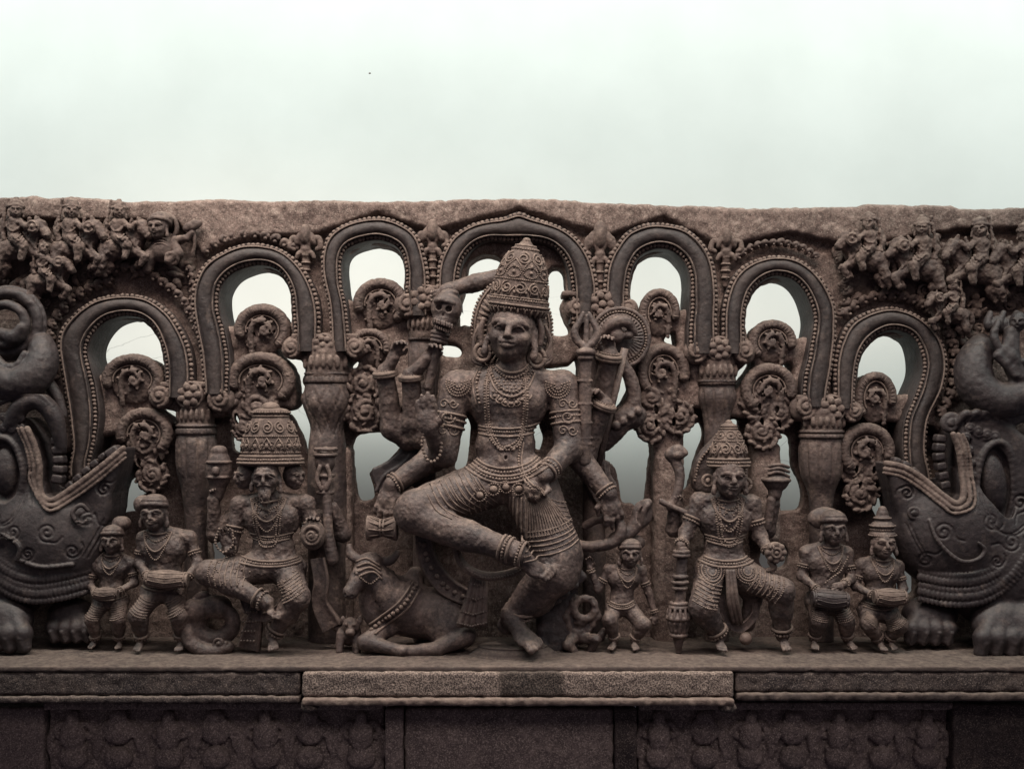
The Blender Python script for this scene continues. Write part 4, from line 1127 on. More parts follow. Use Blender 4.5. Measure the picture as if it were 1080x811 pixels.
# ================================================================== the large central figure
def build_central():
    fr = Fr(540, 689, 50)
    t = thing('seated_statue', 'large central seated stone figure with a tall crown, many arms and one leg crossed', 'statue', fr)
    S = Sculpt((388, 272, -8), (690, 704, 142), .85)
    # torso
    torso(S, (541, 388, 50), (536, 424, 48), (533, 470, 48), (533, 505, 46), (487, 405, 44), (588, 405, 44), (42, 36, 22), (32, 26, 20), (43, 24, 27), k=9)
    S.cone((541, 372, 52), (541, 392, 50), 14, 16, k=5)
    S.ell((533, 486, 60), (20, 12, 12), k=8)                    # belly
    S.ell((533.5, 482, 72.5), (1.8, 2.2, 4), k=1, op='s')
    head(S, (540, 351, 60), 23.5, roll=7, yaw=-9, pitch=3)
    # first pair of arms
    S.ell((484, 408, 45), (19, 18, 17), k=5); S.ell((592, 408, 45), (19, 18, 17), k=5)
    S.limb([(481, 408, 46), (468, 478, 52), (457, 450, 80)], [17, 14.5, 9], k=5)
    S.ell((453, 443, 84), (11, 13, 5.5), k=3); hand(S, (454, 455, 82), (-.08, -1, .1), (0, .1, 1), 43, curl=.05, side=-1, spread=.05, fat=1.3)
    S.limb([(594, 408, 46), (600, 472, 54), (573, 499, 86)], [17, 14.5, 9.5], k=5)
    hand(S, (573, 499, 86), (-.62, .75, .15), (-.15, .1, 1), 38, curl=.62, side=1, fat=1.2, spread=.08); S.ell((560, 511, 98), (7.5, 7.5, 7), k=1.2)
    # second pair reaching down
    S.limb([(478, 425, 24), (455, 484, 36), (414, 511, 56)], [16, 14, 9], k=5)
    hand(S, (413, 512, 56), (-.3, 1, .2), (.3, -.1, -1), 44, curl=.3, side=-1, fat=1.15)
    S.limb([(596, 425, 24), (604, 474, 36), (641, 521, 54)], [16, 14.5, 9.5], k=5)
    hand(S, (641, 521, 54), (.28, 1, .15), (-.2, .1, -1), 42, curl=.38, side=1, fat=1.15)
    # raised arms at the left
    S.limb([(466, 440, 12), (428, 464, 16), (411, 452, 20), (404, 392, 32)], [12, 12, 12.5, 9.5], k=5)
    S.limb([(404, 394, 33), (414, 376, 38)], [8, 6.5], k=3); hand(S, (414, 376, 38), (.35, -1, .2), (.6, .1, .8), 30, curl=.75, side=-1)
    S.limb([(462, 450, 18), (442, 462, 22), (434, 446, 26), (432, 396, 38)], [12, 12, 12, 9.5], k=5)
    S.limb([(433, 396, 39), (450, 378, 46)], [8, 6.5], k=3); hand(S, (450, 378, 46), (.5, -.9, .2), (.5, .3, .8), 30, curl=.8, side=-1)
    S.limb([(540, 286, 16), (500, 295, 20), (468, 304, 24)], [10, 9.5, 7.5], k=3)
    hand(S, (468, 304, 24), (-.9, .45, .3), (0, .3, 1), 26, curl=.5, side=1)
    # raised arms at the right
    S.limb([(604, 452, 14), (617, 482, 24), (638, 426, 40)], [12, 13.5, 9.5], k=5)
    hand(S, (637, 424, 41), (-.55, -.9, .3), (-.6, .2, .5), 30, curl=.8, side=1)
    S.limb([(608, 440, 8), (632, 455, 14), (644, 374, 34)], [12, 11, 10], k=5)
    hand(S, (644, 372, 35), (-.1, -1, .2), (-.3, .2, 1), 31, curl=.8, side=1)
    S.tube([(640, 470, 8), (660, 446, 14), (672, 424, 18), (668, 398, 20), (655, 376, 22)], [8, 9, 6.5, 6, 5.5], k=4)
    S.ell((668, 440, 14), (19, 13, 13), M=rotm(rz=-15), k=4)
    for a in range(4): S.ell((676 - a * 8, 434 + a * 5, 25), (5, 5, 5), k=1.5)
    # crossed leg
    S.limb([(512, 511, 54), (444, 533, 82)], [26, 20], k=7)
    S.ell((440, 536, 82), (21, 20, 18), k=6)
    S.limb([(440, 541, 82), (495, 559, 102), (544, 574, 116)], [18.5, 15, 10.5], k=6)
    S.ell((478, 557, 88), (28, 13, 16), M=rotm(rz=20), k=6)
    foot(S, (545, 574, 117), (1, .36, .06), 54, up=(.14, -.8, .58), side=1, k=2)
    # hanging leg
    S.limb([(558, 512, 52), (587, 582, 72)], [31, 25], k=8)
    S.ell((587, 588, 68), (25, 34, 21), k=8)
    S.limb([(584, 600, 76), (544, 642, 62)], [24, 13], k=8)
    S.ell((566, 626, 62), (20, 22, 16), M=rotm(rz=40), k=8)
    foot(S, (539, 648, 66), (.62, .2, .76), 60, up=(.06, -.95, .3), side=-1, k=1.5)
    S.noise(.5, 9, 1); S.noise(.38, 3.4, 2); S.noise(.22, 1.8, 3)
    S.obj('body', M_fig, t, fr)

    # ---- halo behind the head
    H = Sculpt((488, 282, 12), (594, 408, 50), .9)
    H.ell((540, 346, 30), (43, 56, 9), k=0); H.noise(.3, 4, 4); ho = H.obj('halo', M_fig, t, fr)
    mb = MB()
    A = np.radians(np.linspace(20, 340, 120)) + pi / 2
    mb.string(np.stack([540 + 43 * np.cos(A), 346 + 56 * np.sin(A), np.full(120, 31)], 1), 1.9, 2.0)
    mb.tube(np.stack([540 + 40 * np.cos(A), 346 + 53 * np.sin(A), np.full(120, 34.5)], 1), 1.1, 6)
    for a in A[4:-4:3]:
        p = lambda q: (540 + q * 38 * cos(a), 346 + q * 51 * sin(a), 33 + (1 - q) * 20)
        mb.tube([p(1), p(.86), p(.72)], [1.7, 2.3, 1.2], 6)
    mb.obj('halo_border', M_orn, ho, fr)
    # ---- crown
    crown('crown', t, fr, (546.5, 327, 52), [(-4, 27), (0, 30), (4, 31.5), (9, 31), (12, 29.5), (24, 28.5), (36, 26.5), (47, 23), (56, 18.5), (62, 14), (65, 12.5), (68, 8), (72, 4.5)], M_orn, M=rotm(-6, 0, 7), seed=3, flat=.88,
          bands=[(1, 'b', 1.5), (4.5, 't', 1.3), (10, 'b', 1.4), (12.5, 't', 1.0), (31, 'b', 1.0), (63, 'b', 1.3), (66.5, 't', 1.3)],
          rosettes=[(-6, 1, 26, 'g'), (13.5, 24, 15, 'l'), (15, 29, 12, 's'), (32, 45, 9, 'o'), (46, 60, 8, 's'), (40, 52, 8, 'l')])
    # ---- ear rings, hair locks
    for (x, y, w, R, sg) in ((509, 372, 54, 8, -1), (566, 378, 52, 8.5, 1)):
        mb = MB(); th = np.linspace(0, 2 * pi, 30)
        for q, rr in ((R, 2.3), (R * .45, 2)):
            mb.tube(np.stack([x + q * np.cos(th), y + q * np.sin(th) * 1.1, w + 4 + 0 * th], 1), rr, 7)
        mb.bead((x, y, w + 2), (R, R * 1.1, 4)); mb.obj('earring', M_orn, t, fr)
        mb = MB()
        mb.tube(spline([(539 + sg * 28, 336, 62), (539 + sg * 32, 350, 60), (539 + sg * 30, 366, 58)], 6), [2.5, 3.5, 3], 7)
        for q in range(6):
            mb.tube(spline([(540 + sg * (35 + q * 1.2), 343 + q * 4, 47), (540 + sg * 41, 360 + q * 4, 48), (540 + sg * (34 - q), 376 + q * 2, 50)], 5), 2.0, 6)
        mb.obj('hair_locks', M_fig, t, fr)
    # ---- necklaces, chest strings
    mb = MB(); sd = lambda p, r, off=.4: mb.string(S.drape(p, off), r, 1.95); tb = lambda p, r, off=.3: mb.tube(S.drape(p, off), r, 6)
    tb([(524, 386), (531, 392), (541, 394), (551, 391), (557, 385)], 1.5); sd([(521, 388), (530, 396), (541, 399), (552, 395), (560, 388)], 1.5)
    sd([(518, 392), (526, 408), (541, 414), (553, 406), (562, 392)], 1.6); tb([(516, 395), (524, 412), (540, 419), (556, 410), (564, 394)], 1.3)
    for q in range(7):
        f = q / 6; c = (522 + 34 * f, 417 + 8 * sin(pi * f))
        P = [(c[0] + 4.5 * cos(a), c[1] + 4.5 * sin(a)) for a in np.linspace(0, pi, 7)]
        tb(P, 1.0); mb.bead((c[0], c[1] + 1, S.surf(c[0], c[1] + 1) + .8), 2.0)
    for r_ in range(7):
        for c_ in range(9):
            x, y = 520 + c_ * 4.4 + (r_ % 2) * 2.2 + rng.uniform(-.5, .5), 399 + r_ * 3.7 + rng.uniform(-.5, .5)
            if abs(x - 539) < 20 - abs(r_ - 3): mb.bead((x, y, S.surf(x, y) + .1), (1.5, 1.3, 1.0))
    long_ = [(517, 384), (512, 405), (512, 430), (514, 450), (520, 466), (534, 474), (548, 468), (554, 448), (556, 425), (556, 400), (560, 385)]
    sd(long_, 1.55); sd([(x + (3.6 if x < 534 else -3.6), y - (3 if y > 460 else 0)) for x, y in long_], 1.4); tb([(x + (1.8 if x < 534 else -1.8), y - 1) for x, y in long_], 1.0)
    sd([(508, 388), (503, 404), (506, 425)], 1.8); tb([(504, 390), (499, 405), (503, 428)], 1.1)
    for y in (449, 452.5, 457):
        (sd if y > 450 and y < 455 else tb)([(497, y - 3), (510, y + 1), (534, y + 3), (556, y + 1), (571, y - 4)], 1.25)
    sd([(549, 466), (547, 484), (550, 500), (560, 512)], 1.4); tb([(552, 466), (550, 484), (553, 499), (563, 510)], 1.1)
    for q in range(8): mb.bead((526 + q * 2.2, 472 + 2 * sin(q), S.surf(526 + q * 2.2, 472) + .6), 1.9)
    mb.obj('necklaces', M_orn, t, fr)
    # ---- arm ornaments, one object per ring set
    def arm(nm, a, b, R, ts, r=1.5, more=None):
        mb = MB(); rings(S, mb, V3(*a), V3(*b), ts, R, r)
        if more: rings(S, mb, V3(*a), V3(*b), more[0], more[1], 1.4)
        mb.obj(nm, M_orn, t, fr)
    for (a, b, cx, cy) in (((481, 408, 46), (468, 478, 52), 474, 440), ((594, 408, 46), (600, 472, 52), 598, 440)):
        mb = MB(); rings(S, mb, a, b, [(.42, 't'), (.5, 'b'), (.6, 't')], 16.4, 1.5)
        for dy, R in ((-14, 5), (14, 5.5)):
            for hd in (-1, 1):
                P = spiral(cx + hd * 5, cy + dy, R, 1.3, 0, hd); P = np.c_[P, [S.surf(x, y, default=50) + .3 for x, y in P]]; mb.tube(P, .8, 6)
        P = spiral(cx, cy, 7, 1.4); P = np.c_[P, [S.surf(x, y, default=50) + .5 for x, y in P]]; mb.tube(P, 1.1, 6)
        mb.obj('armlet', M_orn, t, fr)
    for (cx, cy) in ((484, 405), (588, 407)):
        mb = MB()
        for R in (4, 7, 10, 13):
            P = [(cx + R * cos(a), cy + R * sin(a)) for a in np.linspace(-.3, pi + .3, 12)]; P = S.drape(P, .3); mb.string(P, 1.2, 1.9)
        mb.obj('shoulder_ornament', M_orn, t, fr)
    arm('bracelet', (600, 472, 54), (573, 499, 86), 10.8, [(.7, 't'), (.8, 'b'), (.9, 't')])
    arm('bracelet', (455, 484, 36), (414, 511, 56), 10.4, [(.88, 't'), (.96, 'b')])
    arm('bracelet', (604, 474, 36), (641, 521, 54), 10.6, [(.9, 't'), (.97, 'b')])
    for (a, b, R) in (((411, 452, 20), (404, 392, 32), 11.5), ((434, 446, 26), (432, 396, 38), 11.5), ((617, 482, 24), (638, 426, 40), 12), ((632, 455, 14), (644, 374, 34), 12)):
        arm('bracelet', a, b, R, [(.95, 't'), (.99, 't')], 2.6, ([(1.03, 'b')], R - 1.5))
    mb = MB(); loop = spline([(452, 449, 85), (448, 470, 82), (456, 486, 80), (466, 478, 78), (466, 455, 76), (461, 446, 82)], 8); mb.string(loop, 2.0, 1.9)
    mb.obj('bead_loop', M_orn, t, fr)
    # ---- girdle
    mb = MB()
    for q, (dy, k_) in enumerate(((0, 't'), (4, 'b'), (8, 't'), (11, 'b'), (15, 't'))):
        p = [(495 - q, 477 + dy), (512, 489 + dy), (533, 493 + dy), (556, 488 + dy), (574 + q, 474 + dy)]
        (sd_ := mb.string)(S.drape(p, .5), 1.6, 1.95) if k_ == 'b' else mb.tube(S.drape(p, .4), 1.4, 6)
    for (x, y) in ((534, 512), (521, 514), (547, 514), (507, 520)):
        w = S.surf(x, y) + 1
        mb.bead((x, y, w), (4, 4, 3)); th = np.linspace(0, 2 * pi, 24); mb.string(np.stack([x + 6.5 * np.cos(th), y + 6 * np.sin(th), w + 0 * th], 1), 1.2, 1.9)
    mb.obj('girdle', M_orn, t, fr)
    # ---- garment folds
    mb = MB()
    for q in range(9):          # crossed thigh, diagonal folds
        f = q / 8
        x0, y0 = 500 - 46 * f, 500 + 18 * f
        mb.tube(S.drape([(x0, y0), (x0 + 10, y0 + 16), (x0 + 26, y0 + 30 - 6 * f)], .1), [.6, 1.2, .6], 6)
    for R in (9, 14, 19, 24):
        P = [(522 + R * cos(a) * 1.1, 532 + R * sin(a) * .9) for a in np.linspace(.4, 3.9, 16)]; mb.string(S.drape(P, .1), .95, 2.0)
    mb.obj('skirt_folds', M_orn, t, fr); mb = MB()
    for q in range(16):         # hanging thigh: pleats fanning from the hand down to the hem
        f = q / 15
        P = [(553 + 10 * f, 510 + 2 * f), (556 + 28 * f, 532 - 2 * f), (556 + 46 * f, 566 - 12 * f)]
        mb.tube(S.drape(P, .1), [.7, 1.25, .8], 6)
    for q in range(6):
        y = 546 + q * 5
        P = [(556 - q, y + 12), (578, y + 8), (598, y + 1), (612, y - 8)]
        (mb.string(S.drape(P, .2), .95, 2) if q in (1, 4) else mb.tube(S.drape(P, .1), .9, 6))
    for q in range(5):
        P = [(562 + q * 2, 508 + q), (580 + q * 2, 524 + q * 4), (604, 530 + q * 4.5)]; mb.string(S.drape(P, .1), .85, 2.0)
    for q in range(5):
        P = [(538 + q * 4, 522), (537 + q * 4.4, 545), (536 + q * 4.8, 566)]; mb.tube(S.drape(P, .2), [1, 1.5, 1.2], 6)
    mb.obj('skirt_folds', M_orn, t, fr); mb = MB()
    for q in range(10):         # cloth along the crossed thigh, and dotted weave
        f = q / 9; x0, y0 = 506 - 44 * f, 508 + 14 * f
        P = S.drape([(x0 - 6, y0 - 14), (x0 + 2, y0), (x0 + 12, y0 + 14)], .05)
        (mb.string(P, .8, 2.3) if q % 2 else mb.tube(P, [.5, .9, .5], 5))
    mb.obj('skirt_folds', M_orn, t, fr)
    # ---- anklets
    mb = MB()
    rings(S, mb, (495, 559, 102), (544, 574, 116), [(.72, 't'), (.8, 'b'), (.88, 't'), (1.08, 'b'), (1.14, 't')], 12.6, 1.6); mb.obj('anklet', M_orn, t, fr); mb = MB()
    for q, (dy, R) in enumerate(((-16, 15), (-11, 14.8), (-6, 14.5), (-1, 14.5))):
        th = np.linspace(0, 2 * pi, 40); P = np.stack([544 - dy * .75 + R * np.cos(th), 646 + dy + R * .34 * np.sin(th) + 3 * np.cos(th), 63 + R * .9 * np.sin(th)], 1)
        (mb.string(P, 1.7, 1.9) if q % 2 else mb.tube(P, 1.9, 7))
    mb.obj('anklet', M_orn, t, fr)
    # ---- sash ends
    mb = MB()
    flat_strip(mb, spline([(447, 556, 66), (452, 588, 60), (470, 616, 54), (497, 632, 52)], 10), [17, 20, 21, 17], 5)
    mb.tube(spline([(481, 570, 84), (490, 591, 84), (512, 602, 86), (540, 598, 92), (560, 584, 100)], 10), [3.5, 4.6, 5, 4.6, 3.5], 9); mb.string(spline([(482, 572, 88), (491, 592, 89), (512, 603, 91), (540, 599, 97), (560, 586, 103)], 10), 1.5, 1.9)
    for k_ in range(-2, 3):
        mb.tube(spline([(507 + k_ * 2.6, 600, 76), (503 + k_ * 4.2, 628, 74), (498 + k_ * 6.2, 656, 72)], 6), [3.0, 3.6, 4.2], 8)
    for y in (612, 626, 641, 653):
        f = (y - 600) / 56; c = 507 - 9 * f; hw = 7 + 8 * f
        mb.string(np.array([(c - hw, y - 1, 76), (c, y + 1.5, 80), (c + hw, y - 1, 76)]), 1.3, 1.9)
    for q in range(12):
        f = q / 11; p = spline([(447, 556, 71), (452, 588, 65), (470, 616, 59), (497, 632, 57)], 10); p = p[int(f * (len(p) - 1))]
        mb.bead(p, (2.6, 2.6, 1.5))
    mb.obj('sash', M_fig, t, fr)
    # ---- pointed garment flaps behind the arms
    G = Sculpt((380, 440, -10), (470, 548, 24), .9)
    G.ext(smooth_poly([(386, 499), (398, 491), (416, 478), (430, 456), (446, 452), (462, 470), (452, 500), (420, 522), (400, 538), (395, 525)], 3), -6, 12, 3, k=0)
    for q in range(3):
        G.tube([(392 + q * 9, 520 - q * 3, 12), (402 + q * 9, 503 - q * 3, 12), (424 + q * 7, 488 - q * 4, 12), (440 + q * 6, 462 - q, 12)], 1.8, k=.6)
    G.noise(.3, 4, 5); G.obj('garment_flap', M_dark, t, fr)
    G = Sculpt((610, 478, -10), (664, 560, 24), .9)
    G.ext([(630, 490), (640, 486), (647, 489), (648, 503), (655, 513), (655, 530), (657, 545), (640, 550), (618, 510)], -6, 10, 2.5, k=0)
    for q in range(2):
        G.tube([(641 - q * 5, 492 + q * 3, 10), (643 - q * 5, 508 + q * 3, 10), (649 - q * 5, 518 + q * 4, 10), (650 - q * 6, 540, 10)], 1.5, k=.6)
    G.noise(.3, 4, 6); G.obj('garment_flap', M_fig, t, fr)
    # ---- skull-topped staff
    G = Sculpt((440, 300, 20), (495, 412, 78), .75)
    G.ell((471, 325, 48), (16.5, 17.5, 16), k=0); G.ell((468, 339, 50), (12, 9, 13), k=4); G.ell((474, 309, 46), (10, 5, 9), k=2)
    for (x, y) in ((463.5, 325.5), (474, 327.5)): G.ell((x, y, 63), (3.4, 3.2, 5), k=.8, op='s')
    G.tube([(460, 319, 61), (466, 318, 64), (479, 321, 61)], 2, k=2)
    G.ell((468, 334, 64), (1.6, 2.4, 3), k=.5, op='s')
    for q in range(8):
        G.box((459 + q * 2.6, 339 + q * .9, 62.5 - abs(q - 3.5) * .7), (1.1, 2.6, 2), r=.8, k=.3); G.box((460 + q * 2.2, 345.5 + q * .8, 60 - abs(q - 3.5) * .6), (.95, 2, 2), r=.7, k=.3)
    G.cone((466, 346, 48), (463, 352, 47), 9, 8, k=1)
    for q in range(3): G.tor((464 - q * .8, 352 + q * 4, 47), 8.5 - q * .6, 2.2, M=rotm(rz=14), k=.6)
    G.cone((462, 358, 47), (451, 408, 42), 6.2, 5, k=1); G.noise(.3, 4, 9)
    G.obj('skull_staff', M_fig, t, fr)
    # ---- trident
    G = Sculpt((594, 320, 30), (640, 492, 74), .75)
    G.cone((617, 376, 58), (616, 486, 50), 6.2, 7.4, k=0)
    G.tor((617, 372, 58), 7, 3.4, k=1); G.tor((617, 378, 58), 6, 2.4, k=1); G.ell((617, 371, 58), (9, 4, 9), k=1)
    for y in (402, 426, 446, 462, 468): G.tor((616.5, y, 56 - (y - 376) * .07), 7, 1.8, k=.8)
    G.cone((617.5, 368, 58), (618.5, 334, 58), 3.4, 2.2, k=1)
    for s in (-1, 1):
        G.tube([(617.5, 368, 58), (617.5 + s * 9, 360, 58), (617.5 + s * 12, 350, 58), (617.5 + s * 7, 340, 58), (617.5 + s * 3, 331, 58)], [3.6, 4, 3.6, 2.8, 1.8], k=1)
    G.noise(.25, 4, 10); G.obj('trident', M_fig, t, fr)
    # ---- round shield
    G = Sculpt((618, 316, -8), (694, 396, 48), .85)
    G.ell((657, 354, 14), (33, 33, 8), k=0)
    for R, r in ((31.5, 2.4), (25, 1.3), (14, 1.2)): G.tor((657, 354, 21 - R * .06), R, r, M=rotm(90), k=.6)
    for q in range(40):
        a = q / 40 * 2 * pi; G.cone((657 + 15 * cos(a), 354 + 15 * sin(a), 21), (657 + 24 * cos(a), 354 + 24 * sin(a), 20), 1.2, 1.5, k=.4)
    G.tube([(636, 352, 30), (648, 340, 34), (662, 338, 34), (672, 350, 30)], [4, 6, 5, 3], k=2); G.ell((652, 352, 32), (8, 9, 6), k=2); G.ell((664, 352, 30), (7, 5, 5), k=2)
    G.noise(.3, 4, 11); so = G.obj('round_shield', M_fig, t, fr)
    mb = MB(); th = np.linspace(0, 2 * pi, 90); mb.string(np.stack([657 + 28.2 * np.cos(th), 354 + 28.2 * np.sin(th), 20 + 0 * th], 1), 1.5, 2.0); mb.obj('shield_beads', M_orn, so, fr)
    mb = MB(); mb.tube([(661, 366, 30), (648, 425, 26), (632, 500, 20)], [4.2, 4, 3.4], 9); mb.obj('rod', M_fig, t, fr)
    # ---- small drum in the lower left hand
    mb = MB()
    G_ = lathe_grid([(-16, 1), (-16, 12), (-13, 12.6), (-10, 11), (-3, 8), (0, 7.4), (3, 8), (10, 11), (13, 12.6), (16, 12), (16, 1)], 0, 0, 1, 40, 4)
    G_ = G_[:, :, [1, 0, 2]]; mb.grid(G_ + V3(405, 555, 66), close_v=True)
    for s in (-1, 1):
        for q in range(10):
            a = q / 10 * 2 * pi; mb.tube([(405 + s * 13, 555 + 12.6 * sin(a), 66 + 12.6 * cos(a)), (405, 555 + 8 * sin(a + .3), 66 + 8 * cos(a + .3))], .8, 5)
    th = np.linspace(0, 2 * pi, 30)
    for x in (-1.8, 1.8): mb.tube(np.stack([405 + x + 0 * th, 555 + 8.4 * np.sin(th), 66 + 8.4 * np.cos(th)], 1), 1.2, 6)
    mb.obj('hand_drum', M_orn, t, fr)
    # ---- serpent by the lower right hand
    G = Sculpt((596, 522, 4), (700, 592, 66), .8)
    G.tube([(602, 573, 40), (622, 577, 44), (646, 572, 48), (655, 560, 50), (650, 548, 46), (632, 548, 40), (618, 556, 34)], [4, 5.5, 6, 5.5, 5, 4.5, 4], k=1.5)
    G.tube([(648, 568, 46), (664, 562, 44), (674, 550, 42), (679, 537, 42), (684, 530, 46)], [6, 6, 7.5, 7, 4], k=2)
    G.ell((678, 543, 43), (11, 15, 5), M=rotm(rz=12), k=2); G.ell((678, 544, 49), (6, 10, 2.5), M=rotm(rz=12), k=1, op='s'); G.tube([(677, 552, 48), (679, 540, 50), (683, 532, 50)], [2, 2.4, 2.8], k=1)
    G.noise(.3, 4, 13); G.obj('serpent', M_fig, t, fr)
    # ---- seat: scalloped edge and round foot-rest
    G = Sculpt((556, 596, -8), (624, 698, 70), .95)
    G.box((588, 655, 22), (22, 44, 26), r=8, k=0)
    for q in range(6):
        f = q / 5; c = V3(610 - 44 * f, 606 + 36 * f, 50 + 8 * sin(pi * f)); M = rotm(rz=-40 + 22 * f)
        G.box(c, (6.4, 8.5, 8), M=M, r=3.5, k=.8)
    G.noise(.5, 5, 14); G.obj('seat', M_dark, t, fr)
    mb = MB()
    mb.grid(lathe_grid([(677, 2), (677, 33), (679, 36), (681, 39), (683, 42), (685, 44), (687, 47), (690, 49), (693, 49)], 541, 62, .62, 72, 4, petals=[(680, 690, 40, .5, 'bead')]), close_v=True); mb.obj('footrest', M_top, t, fr)
# ================================================================== the smaller figures
def drum(t, fr, c, L, R, mat, yaw=0, roll=0, barrel=True):
    G_ = lathe_grid([(-L, R * .1), (-L, R * .72), (-L * .9, R * .8), (-L * .4, R), (0, R * 1.04), (L * .4, R), (L * .9, R * .8), (L, R * .72), (L, R * .1)], 0, 0, 1, 40, 4)
    G_ = G_[:, :, [1, 0, 2]] @ rotm(0, yaw, roll).T + V3(*c)
    mb = MB(); mb.grid(G_, close_v=True)
    for x in (-.85, .85):
        th = np.linspace(0, 2 * pi, 26); P = np.stack([x * L + 0 * th, R * .86 * np.sin(th), R * .86 * np.cos(th)], 1) @ rotm(0, yaw, roll).T + V3(*c); mb.tube(P, R * .1, 6)
    for q in range(12):
        a = q / 12 * 2 * pi; a2 = a + .26
        P = np.array([(-L * .85, R * .87 * sin(a), R * .87 * cos(a)), (0, R * 1.06 * sin(a2), R * 1.06 * cos(a2)), (L * .85, R * .87 * sin(a), R * .87 * cos(a))]) @ rotm(0, yaw, roll).T + V3(*c)
        mb.tube(spline(P, 4), R * .06, 5)
    mb.obj('drum', mat, t, fr)

def turban(t, fr, c, R, bun=None, mat=None, roll=0, seed=0):
    S = Sculpt((c[0] - R * 2.4, c[1] - R * 2.2, c[2] - R * 1.8), (c[0] + R * 2.4, c[1] + R * .8, c[2] + R * 1.8), .65)
    S.ell((c[0], c[1] - R * .5, c[2] - R * .1), (R * 1.12, R * .85, R * 1.1), k=0)
    S.tor((c[0], c[1] - R * .38, c[2]), R * 1.0, R * .2, M=rotm(10, 0, roll), k=R * .1)
    S.tor((c[0], c[1] - R * .7, c[2]), R * .9, R * .16, M=rotm(10, 0, roll), k=R * .1)
    if bun: S.ell((c[0] + bun[0], c[1] + bun[1], c[2] + bun[2]), bun[3], k=R * .15)
    S.noise(.3, 3, seed); S.obj('headdress', mat or M_fig, t, fr)

